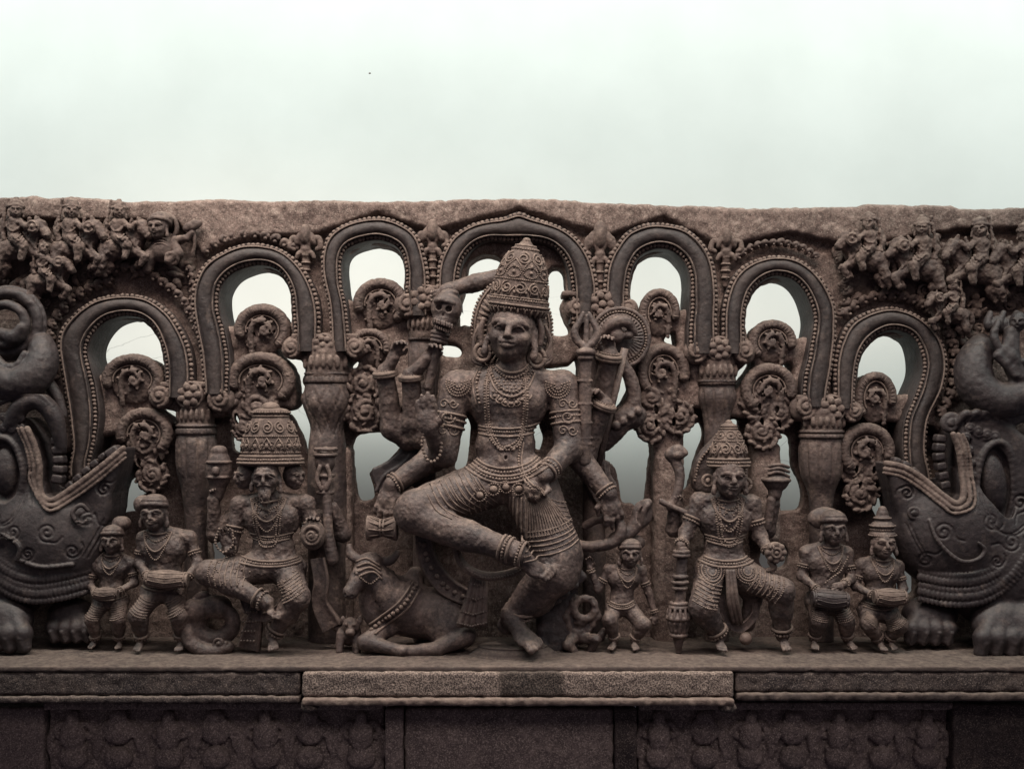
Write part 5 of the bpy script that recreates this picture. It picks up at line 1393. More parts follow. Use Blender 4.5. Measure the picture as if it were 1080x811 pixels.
def build_attendants():
    g = 'small musicians standing along the ledge'
    # ---- far left small one
    fr = Fr(118, 682.5, 36)
    J = dict(head=(121, 569, 44), R=10, neck=(120, 583, 38), chest=(119, 600, 36), waist=(118, 619, 36), hip=(117, 632, 36), sl=(101, 594, 36), sr=(138, 594, 36), rc=(18, 15, 12), rw=(13, 10, 10), rh=(19, 11, 13),
             el=(96, 617, 38), wl=(108, 622, 54), er=(143, 614, 38), wr=(131, 621, 54), hl=((1, -.1, .3), (0, .3, -1), .5, 1), hr=((-1, -.1, .3), (0, .3, -1), .5, -1), hs=14,
             hlp=(109, 634, 38), hrp=(127, 634, 38), kl=(104, 650, 54), kr=(131, 650, 54), lr=8, fl=(-.25, .25, 1), fs=17)
    build_fig('carved_attendant', 'small stone attendant farthest left, hands on a little drum, hair in a bun', fr, J, (104, 672, 44), (129, 672, 44), 5, g, 1, (.25, .25, 1))
    t = LAST[0]; turban(t, fr, (121, 566, 43), 10, bun=(7, -14, -8, (10, 8, 9)), seed=1); drum(t, fr, (120, 622, 60), 13, 6, M_orn)
    # ---- second from left, larger
    fr = Fr(174, 683.5, 42)
    J = dict(head=(165, 541, 50), R=12.5, neck=(168, 559, 42), chest=(173, 580, 40), waist=(173, 604, 40), hip=(172, 622, 40), sl=(151, 568, 40), sr=(199, 568, 38), rc=(24, 21, 15), rw=(18, 14, 12), rh=(24, 14, 17),
             el=(147, 594, 42), wl=(163, 606, 62), er=(209, 594, 42), wr=(202, 608, 58), hl=((1, -.1, .2), (0, .4, -1), .5, 1), hr=((-1, .05, .3), (0, .3, -1), .5, -1), hs=18,
             hlp=(162, 626, 42), hrp=(184, 626, 42), kl=(153, 645, 64), kr=(195, 645, 62), lr=10.5, fl=(-.1, .25, 1), fs=22)
    build_fig('carved_attendant', 'stone attendant with a round side bun and a lap drum, second from the left', fr, J, (153, 671, 52), (194, 671, 50), 6.2, g, 2, (.1, .25, 1))
    t = LAST[0]; turban(t, fr, (165, 537, 49), 12.5, bun=(-15, -5, -10, (10, 10, 9)), seed=2); drum(t, fr, (184, 607, 68), 22, 9, M_orn, roll=2)
    # ---- right kneeling drummer
    fr = Fr(872, 683, 44)
    J = dict(head=(877, 557, 52), R=12, neck=(875, 574, 44), chest=(872, 594, 42), waist=(871, 616, 42), hip=(871, 634, 42), sl=(851, 583, 42), sr=(894, 584, 40), rc=(22, 19, 14), rw=(17, 14, 12), rh=(22, 15, 16),
             el=(845, 607, 44), wl=(858, 620, 62), er=(898, 610, 44), wr=(884, 613, 64), hl=((1, .2, .2), (0, .3, -1), .4, 1), hr=((-1, .25, .3), (0, .3, -1), .4, -1), hs=17,
             hlp=(862, 636, 44), hrp=(882, 636, 44), kl=(859, 652, 60), kr=(888, 652, 58), lr=9.5, fl=(-.2, .25, 1), fs=21)
    build_fig('carved_attendant', 'stone attendant in a flat turban over a dark drum, left of the right-hand pair', fr, J, (857, 671, 50), (892, 671, 50), 5.8, g, 3, (.3, .25, 1))
    t = LAST[0]; turban(t, fr, (877, 553, 51), 12, bun=(-6, -6, -12, (18, 12, 8)), seed=3); drum(t, fr, (869, 628, 66), 19, 9.5, M_dark, roll=4)
    mb = MB(); mb.string(np.array([(890, 586, 58), (882, 600, 60), (866, 612, 60)]), 1.2, 1.9); mb.obj('shoulder_strap', M_orn, t, fr)
    # ---- far right one with a tall cap
    fr = Fr(926, 684, 44)
    J = dict(head=(930, 572, 50), R=11.5, neck=(930, 588, 43), chest=(929, 605, 41), waist=(927, 626, 41), hip=(926, 643, 41), sl=(909, 596, 41), sr=(948, 598, 39), rc=(20, 17, 13), rw=(14, 12, 11), rh=(21, 13, 15),
             el=(902, 618, 42), wl=(917, 626, 60), er=(953, 620, 42), wr=(945, 629, 58), hl=((1, .05, .2), (0, .4, -1), .5, 1), hr=((-1, .05, .3), (0, .3, -1), .5, -1), hs=16,
             hlp=(917, 646, 43), hrp=(935, 646, 43), kl=(910, 654, 62), kr=(943, 656, 60), lr=9.5, fl=(.1, .25, 1), fs=20)
    build_fig('carved_attendant', 'stone attendant in a tall tiered cap holding a drum, nearest the right beast', fr, J, (924, 672, 52), (936, 672, 48), 5.6, g, 4, (.2, .25, 1))
    t = LAST[0]; drum(t, fr, (931, 626, 66), 17, 8.5, M_orn, roll=2)
    crown('cap', t, fr, (930, 566, 46), [(-2, 11.5), (1, 13.5), (4, 13.5), (6, 12), (10, 12), (12, 12.8), (15, 10.5), (17, 8), (20, 8.5), (23, 6.5), (26, 6), (29, 4.5)], M_fig, seed=5, bands=[(2, 'b', 1.1), (8, 'b', 1.0), (12, 't', 1.0), (20, 't', .9)], rosettes=None)

LAST = [None, None]
def build_fig(name, label, fr, J, anl, anr, ar, group, seed, fr_dir, cat='statue', **kw):
    """keeps the ankle names apart from the arm radius"""
    J = dict(J); J['ar'] = ar
    J['al'] = anl; J['ar_ank'] = anr
    t, S = figure2(name, label, cat, fr, J, seed=seed, group=group, fr_dir=fr_dir, **kw)
    LAST[0], LAST[1] = t, S
    return t, S

def figure2(name, label, cat, fr, J, seed=0, group=None, fr_dir=None, **kw):
    K_ = dict(J); arm = K_.pop('ar'); anr = K_.pop('ar_ank'); anl = K_.pop('al')
    K_['A_r'] = arm; K_['ank_l'] = anl; K_['ank_r'] = anr; K_['foot_r'] = fr_dir
    return figure(name, label, cat, fr, K_, seed=seed, group=group, **kw)

def build_left_seated():
    fr = Fr(286, 686, 48)
    J = dict(head=(283, 503, 58), R=13.5, neck=(284, 524, 46), chest=(286, 547, 43), waist=(287, 578, 42), hip=(288, 598, 42), sl=(252, 533, 42), sr=(321, 532, 42), rc=(30, 25, 17), rw=(23, 16, 14), rh=(35, 17, 20),
             el=(243, 577, 48), wl=(244, 578, 60), er=(334, 566, 46), wr=(335, 560, 60), hl=((-.15, -1, .15), (0, .1, 1), .12, -1), hr=((-.1, -1, .2), (0, .2, 1), .7, 1), hs=27,
             hlp=(272, 600, 46), hrp=(304, 604, 46), kl=(224, 602, 62), kr=(318, 626, 72), lr=15, fl=(.8, .5, .4), fs=26)
    def extra(S):
        for (x, sg) in ((258, -1), (309, 1)):        # the side faces
            head(S, (x, 502, 44), 10.5, yaw=sg * 55, ears=False)
        S.limb([(246, 540, 22), (220, 566, 24), (221, 528, 32)], [9, 8.5, 6.5], k=3)
        hand(S, (221, 528, 32), (0, -1, .2), (.5, .1, 1), 20, curl=.8, side=-1)
        S.limb([(330, 548, 20), (358, 566, 24), (348, 536, 34)], [9, 8.5, 6.5], k=3)
        hand(S, (348, 536, 34), (-.3, -1, .2), (-.5, .1, 1), 20, curl=.8, side=1)
    build_fig('seated_statue', 'bearded seated stone figure with a broad tall crown and side faces, at the left', fr, J, (288, 630, 78), (291, 666, 62), 9, 'flanking seated figures', 11, (.25, .3, 1), rich=True, face_kw=dict(beard=True), extra=extra, box=((200, 480, -8), (375, 694, 95)))
    t, S = LAST
    crown('crown', t, fr, (285, 489, 46), [(-3, 23), (0, 33), (3, 34), (7, 33), (9, 31), (22, 29.5), (34, 26.5), (44, 22), (51, 18), (54, 20), (57, 18), (59, 10)], M_orn, seed=6, flat=.62,
          bands=[(1, 't', 1.6), (4.5, 'b', 1.4), (8, 't', 1.5), (12, 'b', 1.1), (29, 'b', 1.1), (50, 't', 1.3), (54, 'b', 1.4)], rosettes=[(13, 27, 15, 'l'), (15, 24, 20, 'o'), (31, 45, 12, 's')])
    mb = MB()
    flat_strip(mb, spline([(336, 588, 54), (340, 612, 54), (338, 636, 50), (350, 662, 46)], 8), [15, 16, 17, 24], 4)
    mb.obj('sash', M_fig, t, fr)
    mb = MB(); flat_strip(mb, spline([(275, 634, 62), (271, 655, 60), (264, 682, 56)], 8), [14, 17, 24], 5)
    for q in range(4): mb.string(np.array([(268 - q * 1.0 - 6, 642 + q * 10, 66), (268 - q + 7, 642 + q * 10, 66)]), 1.3, 1.9)
    mb.obj('sash', M_fig, t, fr)
    mb = MB(); flat_strip(mb, spline([(258, 620, 60), (266, 641, 60), (282, 648, 62), (298, 638, 64), (304, 628, 66)], 8), [9, 10, 10, 9, 8], 4); mb.obj('sash', M_fig, t, fr)
    mb = MB(); mb.string(spline([(236, 556, 66), (232, 570, 66), (240, 580, 66), (250, 572, 64), (248, 558, 62)], 8), 1.5, 1.9); mb.obj('bead_loop', M_orn, t, fr)
    G = Sculpt((206, 466, 8), (250, 532, 52), .75)
    G.ell((226, 496, 30), (14, 22, 12), k=0); G.cone((226, 510, 30), (224, 524, 30), 9, 7, k=2); G.ell((226, 476, 30), (9, 6, 8), k=2); G.tor((226, 488, 30), 12.5, 1.6, k=.6); G.tor((226, 504, 30), 12, 1.6, k=.6); G.ell((226, 497, 43), (4, 5, 3), k=1)
    G.noise(.3, 4, 3); G.obj('held_pot', M_fig, t, fr)
    G = Sculpt((326, 464, 8), (364, 600, 64), .75)
    G.tube([(342, 476, 36), (341, 500, 38), (344, 530, 42), (346, 560, 46), (350, 590, 46)], [5, 6.5, 5, 5, 7], k=1); G.ell((341, 486, 38), (11, 14, 9), k=2)
    for y in (474, 480, 502, 520): G.tor((341.5, y, 37), 8 if y > 500 else 11, 2, k=.7)
    for s in (-1, 1): G.tube([(341 + s * 4, 492, 46), (341 + s * 7, 505, 46), (341 + s * 3, 516, 46)], 2.2, k=.7)
    G.noise(.3, 4, 4); G.obj('held_ladle', M_fig, t, fr)
    G = Sculpt((316, 536, 44), (352, 588, 84), .7)
    G.ell((333, 562, 64), (13, 16, 9), k=0); G.tor((333, 562, 72), 9, 2, M=rotm(90), k=.6); volute(G, (333, 562, 73), 7, 1)
    G.noise(.3, 4, 5); G.obj('held_disc', M_orn, t, fr)

def build_right_seated():
    fr = Fr(766, 687, 48)
    J = dict(head=(768, 503, 56), R=15.5, neck=(767, 524, 46), chest=(765, 549, 43), waist=(764, 577, 42), hip=(765, 598, 42), sl=(739, 530, 42), sr=(793, 532, 42), rc=(28, 25, 17), rw=(20, 16, 14), rh=(31, 17, 20),
             el=(724, 562, 46), wl=(717, 574, 58), er=(802, 566, 44), wr=(809, 580, 58), hl=((.0, 1, .4), (.4, 0, -1), .7, 1), hr=((.2, -.6, .7), (0, .2, 1), .6, 1), hs=22,
             hlp=(749, 606, 48), hrp=(783, 606, 48), kl=(737, 636, 70), kr=(819, 620, 68), lr=15.5, fl=(-.05, .3, 1), fs=27)
    def extra(S):
        S.limb([(738, 540, 20), (714, 560, 26), (714, 534, 34)], [9, 8.5, 6.5], k=3)
        hand(S, (714, 534, 34), (0, -1, .2), (.5, .1, 1), 20, curl=.8, side=-1)
        S.limb([(798, 545, 18), (816, 562, 22), (820, 532, 32)], [9, 8, 6.5], k=3)
        hand(S, (820, 532, 32), (.1, -1, .2), (-.3, .1, 1), 21, curl=.7, side=1)
        S.limb([(780, 612, 46), (796, 632, 40), (790, 660, 38)], [9, 9, 8], k=4)
    build_fig('seated_statue', 'smaller seated stone figure with a conical crown and a heavy mace, at the right', fr, J, (757, 667, 58), (824, 668, 52), 9, 'flanking seated figures', 12, (.1, .3, 1), rich=True, face_kw=dict(yaw=6), extra=extra, box=((700, 478, -8), (845, 694, 95)))
    t, S = LAST
    crown('crown', t, fr, (769, 492, 46), [(-3, 17), (0, 21), (4, 22), (8, 21), (10, 18.5), (18, 18), (28, 15), (36, 11), (40, 8.5), (43, 9), (46, 4)], M_orn, seed=7, flat=.88, bands=[(1, 't', 1.3), (4.5, 'b', 1.3), (8, 't', 1.2), (27, 'b', 1.0), (40, 't', 1.0)], rosettes=[(10, 22, 10, 'l'), (12, 26, 9, 's'), (29, 38, 7, 'o')])
    H = Sculpt((722, 446, 6), (800, 528, 40), .8)
    H.ext(smooth_poly([(734, 512), (738, 486), (752, 468), (770, 452), (784, 462), (793, 484), (793, 512), (784, 522), (745, 522)], 3), 10, 28, 4, k=0); H.noise(.3, 4, 3); ho = H.obj('halo', M_fig, t, fr)
    mb = MB(); P = np.c_[spline([(736, 508), (741, 488), (754, 471), (770, 456), (783, 464), (790, 484), (790, 506)], 8), np.full(49, 29)]; mb.string(P, 1.7, 1.9)
    mb.obj('halo_border', M_orn, ho, fr)
    for (x, y) in ((747, 507), (787, 511)):
        mb = MB(); th = np.linspace(0, 2 * pi, 24)
        mb.tube(np.stack([x + 5.5 * np.cos(th), y + 6 * np.sin(th), 46 + 0 * th], 1), 1.8, 7); mb.bead((x, y, 46), (3, 3.4, 3)); mb.obj('earring', M_orn, t, fr)
    # mace
    G = Sculpt((694, 574, 36), (734, 692, 80), .75)
    G.cone((718, 578, 60), (715, 636, 60), 5.5, 6, k=0)
    for y, R in ((580, 7), (584, 7.5), (606, 6.5), (612, 7.5), (618, 6.5), (634, 8), (638, 9)): G.tor((717 - (y - 578) * .05, y, 60), R, 2, k=.8)
    G.ell((714, 648, 60), (12, 9, 12), k=2); G.tor((714, 649, 60), 11.5, 2.2, k=1); G.cone((714, 655, 60), (714, 664, 60), 11, 8, k=1)
    for q in range(12):
        a = q / 12 * 2 * pi; G.cone((714 + 10.5 * sin(a), 640, 60 + 10.5 * cos(a)), (714 + 12 * sin(a), 647, 60 + 12 * cos(a)), 1.6, 1.8, k=.5)
        G.cone((714 + 11 * sin(a), 653, 60 + 11 * cos(a)), (714 + 8.5 * sin(a), 663, 60 + 8.5 * cos(a)), 1.5, 1.3, k=.5)
    G.tor((714, 667, 60), 8, 2, k=.8); G.cone((714, 668, 60), (714, 684, 60), 6.5, 3, k=1)
    G.noise(.3, 4, 6); G.obj('mace', M_fig, t, fr)
    G = Sculpt((696, 462, 8), (738, 560, 56), .75)
    G.tube([(708, 536, 38), (716, 520, 38), (719, 502, 36), (715, 488, 34), (708, 480, 34), (716, 474, 36), (724, 478, 38)], [4, 4.5, 5, 5.5, 5, 5, 3.5], k=1); G.ell((716, 480, 36), (9, 6, 7), k=2)
    G.tube([(694 + 4, 529, 38), (708, 534, 40), (724, 541, 42)], 3, k=1); G.noise(.3, 4, 7); G.obj('held_serpent', M_fig, t, fr)
    G = Sculpt((800, 486, 8), (846, 560, 56), .75)
    G.cone((822, 497, 34), (822, 506, 34), 8, 14, k=0); G.tor((822, 507, 34), 13.5, 2.2, k=1); G.cone((822, 507, 34), (820, 522, 36), 10, 7, k=1)
    for q in range(3): G.tube([(812, 492 + q * 4, 42), (822, 490 + q * 4, 46), (834, 493 + q * 5, 40)], 1.6, k=.7)
    G.cone((816, 528, 38), (812, 558, 36), 5, 4, k=1); G.noise(.3, 4, 8); G.obj('held_bell', M_fig, t, fr)
    G = Sculpt((794, 562, 44), (834, 600, 84), .7)
    G.ell((813, 580, 66), (11, 11, 7), k=0)
    for q in range(8):
        a = q / 8 * 2 * pi; G.ell((813 + 8 * cos(a), 580 + 8 * sin(a), 71), (3.4, 3.4, 2.6), k=.6)
    G.tor((813, 580, 73), 4.6, 1.4, M=rotm(90), k=.5); G.ell((813, 580, 73), 2.2, k=.5); G.tube([(808, 590, 66), (812, 596, 66), (806, 600, 64)], 3, k=1)
    G.obj('held_flower', M_orn, t, fr)
    for (x, y, R) in ((748, 600, 13), (785, 600, 12)):
        mb = MB()
        for q in (1, .78, .56, .34):
            P = [(x + R * q * cos(a), y + R * q * sin(a)) for a in np.linspace(-.4, pi + .6, 16)]; P = S.drape(P, .3); (mb.string if q in (1, .56) else mb.tube)(P, 1.0 if q in (1, .56) else .9, 2.0 if q in (1, .56) else 6)
        mb.obj('thigh_disc', M_orn, t, fr)
    mb = MB()
    for k_ in range(-1, 2): mb.tube(spline([(767 + k_ * 3, 598, 64), (768 + k_ * 3.4, 615, 66), (770 + k_ * 4, 634, 64), (776 + k_ * 4, 655, 56)], 6), [2.2, 2.6, 3, 2.4], 7)
    flat_strip(mb, spline([(758, 626, 58), (764, 650, 54), (778, 662, 52), (794, 650, 50), (798, 634, 48)], 8), [8, 9, 9, 9, 8], 3)
    mb.bead((785, 672, 54), (7, 7, 7)); mb.obj('sash', M_fig, t, fr)

def build_small():
    # ---- dwarf
    fr = Fr(658, 685, 44)
    J = dict(head=(664, 583, 50), R=10.5, neck=(661, 597, 44), chest=(658, 611, 42), waist=(656, 630, 42), hip=(655, 640, 42), sl=(643, 600, 42), sr=(676, 602, 40), rc=(17, 15, 12), rw=(12, 10, 10), rh=(15, 9, 12),
             el=(631, 622, 42), wl=(622, 598, 44), er=(685, 627, 40), wr=(691, 648, 42), hl=((-.1, -1, .2), (0, .2, 1), .4, -1), hr=((.1, 1, .2), (-.3, .1, -1), .5, 1), hs=15,
             hlp=(648, 642, 42), hrp=(663, 642, 42), kl=(642, 651, 58), kr=(677, 656, 56), lr=8.5, fl=(-.5, .2, 1), fs=20)
    build_fig('dancing_dwarf', 'small bandy-legged stone dwarf dancing with one hand raised', fr, J, (648, 673, 48), (668, 673, 48), 5, None, 21, (.1, .2, 1), skirt=False, sash=True)
    t, S = LAST
    turban(t, fr, (664, 581, 48), 10.5, bun=(8, -8, -10, (9, 8, 6)), seed=5)
    # ---- ring bearer
    fr = Fr(612, 685, 44)
    t = thing('ring_bearer', 'tiny worn stone figure holding up a ring, beside the hanging leg of the central figure', 'statue', fr)
    S = Sculpt((590, 612, 0), (644, 692, 72), .7)
    S.ell((610, 668, 40), (11, 12, 10), k=0); S.ell((612, 655, 42), (9, 7, 9), k=3)
    S.limb([(602, 666, 44), (597, 650, 46), (606, 630, 46)], [4.5, 4, 4], k=2); S.limb([(620, 664, 44), (630, 650, 46), (624, 632, 46)], [4.5, 4, 4], k=2)
    S.tor((616, 641, 48), 11, 4.2, M=rotm(90), k=1.5); S.limb([(604, 672, 46), (598, 678, 54), (606, 686, 50)], [6, 5, 4], k=2); S.limb([(616, 672, 46), (628, 672, 54), (622, 686, 48)], [6, 5, 4], k=2)
    S.limb([(632, 672, 44), (638, 665, 44)], [4, 4], k=2)
    S.noise(.7, 4, 5); S.obj('body', M_fig, t, fr)
    # ---- tiny crouching beast left of the bull
    fr = Fr(368, 684, 44)
    t = thing('crouching_beast', 'tiny worn crouching stone beast just left of the bull', 'statue', fr)
    S = Sculpt((344, 634, 0), (398, 692, 74), .7)
    S.ell((368, 668, 42), (13, 13, 12), k=0); S.ell((372, 658, 54), (9, 9, 9), k=2); S.ell((372, 663, 62), (5, 4, 5), k=1.5)
    for s in (-1, 1):
        S.ell((372 + s * 4, 655, 62), (2, 1.8, 2), k=.5); S.ell((372 + s * 9, 652, 52), (3, 4.5, 3), k=1)
        S.limb([(368 + s * 8, 668, 50), (369 + s * 9, 684, 56)], [5, 4], k=2)
    S.limb([(360, 666, 40), (348, 658, 40), (346, 652, 40)], [5, 4, 3.5], k=2)
    S.noise(.6, 4, 6); S.obj('body', M_fig, t, fr)
    # ---- bull
    fr = Fr(428, 686, 46)
    t = thing('reclining_bull', 'reclining stone bull with a beaded collar at the foot of the central figure', 'statue', fr)
    S = Sculpt((358, 572, -6), (512, 694, 92), .8)
    S.ell((452, 648, 36), (52, 28, 26), k=0); S.ell((425, 638, 40), (28, 30, 24), k=6); S.ell((437, 611, 34), (10, 12, 9), k=6)
    S.cone((416, 634, 46), (391, 600, 56), 24, 14, k=5)
    S.cone((389, 597, 58), (374, 619, 70), 13, 7.5, k=4); S.ell((373, 621, 71), (7.5, 6.5, 7.5), k=3); S.ell((392, 591, 56), (13, 10, 12), k=4)
    for (x, y, w) in ((368.5, 622, 77), (376, 624, 78)): S.ell((x, y, w), (1.6, 2, 2), k=.5, op='s')
    for (x, y, w) in ((381, 601, 71), (396, 606, 66)): S.ell((x, y, w), (3.2, 2.4, 2.6), k=.6); S.tube([(x - 4, y - 1, w), (x, y - 3.4, w + .5), (x + 4, y - 1, w)], .9, k=.4)
    S.tube([(379, 588, 58), (371, 583, 54), (369, 574, 52)], [4.5, 4, 2.2], k=2); S.tube([(402, 592, 52), (413, 590, 48), (420, 582, 46)], [4.5, 4, 2.2], k=2)
    S.limb([(400, 600, 52), (414, 603, 48)], [4, 2.5], k=2)
    S.ell((394, 640, 54), (13, 24, 10), M=rotm(rz=-18), k=5)
    for q in range(5): S.tube([(388 + q * 6, 622 + q * 1, 66 - q), (384 + q * 6, 645, 66), (388 + q * 6, 664, 60)], .9, k=.4, op='s')
    S.limb([(410, 660, 50), (388, 673, 66), (424, 681, 70)], [11, 8, 6.5], k=4); S.ell((428, 681, 70), (6, 6, 7), k=2)
    S.ell((474, 662, 50), (26, 21, 15), M=rotm(rz=10), k=5); S.limb([(492, 668, 58), (462, 680, 66), (436, 682, 68)], [11, 7.5, 6.5], k=4)
    S.noise(.35, 6, 7); S.noise(.2, 3, 8); S.obj('body', M_fig, t, fr)
    mb = MB()
    mb.string(S.drape([(440, 616), (428, 634), (410, 648), (394, 660)], 1), 2.4, 1.9); mb.tube(S.drape([(436, 613), (424, 630), (406, 645), (391, 656)], .6), 1.3, 6); mb.tube(S.drape([(444, 620), (432, 638), (414, 652), (398, 664)], .6), 1.3, 6); mb.obj('bell_collar', M_orn, t, fr)
    mb = MB()
    for q in range(4): mb.tube(S.drape([(378 + q * 1.5, 590 + q * 4.5), (390 + q * 2, 586 + q * 4.5), (403 + q, 594 + q * 4.5)], .4), 1.3, 6)
    mb.string(S.drape([(383, 604), (393, 612), (402, 606)], .5), 1.1, 2); mb.obj('halter', M_orn, t, fr)
    mb = MB()
    for q in range(0): mb.tube([(421 + 4 * q * .5 + q, 675.5, 75), (421 + q * 3, 682, 77.4), (421 + q * 3, 687, 74)], 1, 5)
    # bands on the bull's folded legs
    # ---- curled sea-beast under the left seated figure
    fr = Fr(226, 685, 46)
    t = thing('curled_beast', 'scaly stone beast curled into a ring under the bearded seated figure', 'statue', fr)
    S = Sculpt((188, 616, 0), (266, 694, 78), .75)
    A = np.radians(np.linspace(-60, 290, 40)); P = np.stack([226 + 20 * np.cos(A), 656 + 17 * np.sin(A), np.full(40, 48)], 1)
    S.tube(P, np.linspace(7, 12, 40), k=1, sm=False); S.ell((206, 642, 52), (13, 12, 12), k=4); S.cone((204, 640, 54), (196, 652, 60), 9, 6, k=3)
    S.ell((202, 638, 63), (3, 2.6, 2.5), k=.7); S.tube([(206, 632, 50), (216, 626, 50), (222, 630, 48)], [4, 3.4, 2], k=1.5)
    S.tube([(200, 660, 56), (206, 676, 58), (224, 684, 58), (244, 680, 56)], [7, 7, 7, 6], k=2); volute(S, (235, 675, 60), 9, 1)
    for q in range(16):
        a = radians(110 + q * 10); S.ell((226 + 26 * cos(a), 656 + 23 * sin(a), 56), (2.4, 2.4, 3), k=.7)
    S.noise(.4, 4, 9); S.obj('body', M_fig, t, fr)
# ================================================================== beasts, riders, crest leaves
def teeth(S, P, size, dep, k=.6):
    P = np.asarray(P, float)
    for i in range(len(P) - 1):
        a, b = P[i], P[i + 1]; d = b - a; ang = math.degrees(math.atan2(d[1], d[0])); L = np.linalg.norm(d)
        S.box(((a[0] + b[0]) / 2, (a[1] + b[1]) / 2, dep), (L * .44, size, 7), M=rotm(rz=ang), r=2.5, k=k)

def ornament_beast(S, curls, lines):
    """spirals and lines cut into the skin"""
    jobs = []
    for i, (x, y, R) in enumerate(curls):
        P = spiral(x, y, R * 1.15, 1.6, i * 1.3, 1 if i % 2 else -1, .15, 30)
        jobs.append((np.c_[P, [S.surf(a, b, default=40) + .2 for a, b in P]], 1.35))
        e = P[0]; th = i * 1.3 + (1 if i % 2 else -1) * -1.2
        Q = np.array([e, e + np.array([cos(th), sin(th)]) * R * .7, e + np.array([cos(th - .5), sin(th - .5)]) * R * 1.5])
        jobs.append((S.drape([tuple(q) for q in Q], .2), 1.2))
    for L in lines:
        for d in (0, 4):
            jobs.append((S.drape([(x + d, y + d * .4) for x, y in L], .2), 1.2))
    for P, r in jobs: S.tube(P, r, k=.5, sm=False, op='s')

def build_beast_right():
    fr = Fr(1010, 686, 45)
    t = thing('sea_beast', 'great stone sea beast with an open jaw at the right end of the ledge', 'statue', fr, 'jawed beasts at the two ends')
    S = Sculpt((918, 420, -34), (1150, 700, 104), 1.0)
    S.ell((1018, 562, 22), (72, 66, 40), k=0); S.ell((1070, 600, 20), (70, 70, 40), k=8)
    S.ext(smooth_poly([(936, 489), (952, 491), (968, 499), (984, 513), (998, 527), (1006, 531), (1030, 540), (1010, 580), (965, 575), (951, 548), (944, 520)], 3), -20, 42, 9, k=6)
    S.ext(smooth_poly([(1008, 531), (1014, 505), (1012, 475), (1010, 450), (1030, 434), (1056, 438), (1078, 455), (1100, 480), (1110, 560), (1050, 580), (1010, 560)], 3), -20, 46, 10, k=6)
    S.ext([(944, 462), (936, 487), (955, 491), (974, 503), (991, 519), (1004, 529), (1012, 521), (1012, 498), (1008, 470), (1000, 455), (980, 452)], 4, 110, 2, k=2, op='s')
    S.ell((1052, 512, 44), (19, 42, 12), M=rotm(rz=-8), k=3, op='s'); S.ell((1050, 508, 36), (14, 34, 14), M=rotm(rz=-8), k=2)
    S.tube([(1035, 545, 40), (1030, 515, 44), (1036, 480, 46), (1052, 466, 46), (1066, 480, 44), (1070, 520, 42), (1066, 550, 38)], 3, k=2)
    volute(S, (1004, 447, 40), 14, -1, a0=0, r=4)
    for q in range(4):
        S.tube([(1010 + q * 10, 446 - q * 2, 44), (1018 + q * 11, 436 - q, 47), (1030 + q * 11, 442, 44)], [3, 4, 2.5], k=1); volute(S, (1022 + q * 9, 452 + q * 3, 46), 7, 1 if q % 2 else -1, a0=q)
    for q in range(5): volute(S, (1018 + q * 2.5, 462 + q * 13, 47), 6.5 - q * .4, -1, a0=q)
    S.tube([(1062, 440, 30), (1085, 432, 26), (1110, 440, 20)], [14, 12, 10], k=4)
    rim = [(937, 489, 38), (955, 493, 42), (974, 505, 44), (991, 521, 46), (1004, 530, 48), (1012, 521, 48), (1013, 498, 48), (1010, 475, 48), (1004, 458, 48)]
    RS = Sculpt((926, 446, 20), (1034, 552, 84), .8)
    for d, r in ((0, 3.2), (5.5, 2.4), (10, 1.6)):
        RS.tube([(x + (d if i > 4 else -d * .3), y + (d if i < 6 else 0), max(w, S.surf(x + (d + 3 if i > 4 else 0), y + (d + 3 if i < 6 else 0), default=w) + .6)) for i, (x, y, w) in enumerate(rim)], r, k=1.0)
    RS.noise(.35, 4, 5); RS.obj('jaw_rim', M_trim, t, fr)
    teeth(S, [(996, 458), (995, 467), (994, 477), (995, 487), (997, 497), (999, 507), (1001, 517)], 5.5, 34)
    teeth(S, [(946, 485), (956, 488), (966, 494), (975, 502), (983, 510), (991, 518)], 3.6, 27)
    S.tube([(977, 548, 54), (983, 568, 60), (1003, 588, 63), (1022, 588, 63), (1031, 578, 63), (1024, 570, 64)], [1.6, 2, 2.2, 2.2, 2.2, 1.6], k=1)
    volute(S, (963, 540, 46), 9, 1)
    for (dy, r, m) in ((0, 2.4, 34), (7, 3.4, 32), (15, 2.6, 32), (22, 3.4, 28), (30, 2.6, 30)):
        P = spline([(972, 602 + dy, 40), (1000, 606 + dy, 52), (1030, 603 + dy, 56), (1056, 588 + dy, 56), (1078, 560 + dy, 52)], 8); P = resample(P, m)
        for i, p in enumerate(P[:-1]):
            w = max(p[2], S.surf(p[0], p[1], default=p[2]) - 1) if dy > 20 else p[2]
            d = P[i + 1] - p; S.ell((p[0], p[1], w), (r * 1.0, r * 1.5, r * .8), M=rotm(rz=math.degrees(math.atan2(d[1], d[0]))), k=.7)
    ornament_beast(S, [(990, 560, 9), (1040, 548, 8), (1062, 570, 9), (958, 520, 7), (975, 590, 7), (1046, 590, 6), (1076, 530, 9)], [[(1018, 536), (1024, 512), (1022, 486), (1018, 462)], [(956, 552), (964, 572), (976, 592)], [(1030, 520), (1040, 552), (1060, 562), (1080, 552)]])
    # fore paws
    for (x, y, w, sc) in ((982, 658, 22, .88), (1050, 662, 46, 1.02)):
        S.ell((x + 8 * sc, y - 6 * sc, w), (34 * sc, 24 * sc, 20), k=5)
        for q in range(4):
            tx = x - 22 * sc + q * 15 * sc
            S.limb([(x - 8 * sc + q * 9 * sc, y - 8 * sc, w + 8), (tx, y + 6 * sc, w + 19), (tx - 2, y + 20 * sc, w + 20)], [10.5 * sc, 9 * sc, 7 * sc], k=4)
            S.limb([(tx, y + 10 * sc, w + 26), (tx - 3, y + 24 * sc, w + 25)], [3.4 * sc, 1.5], k=1)
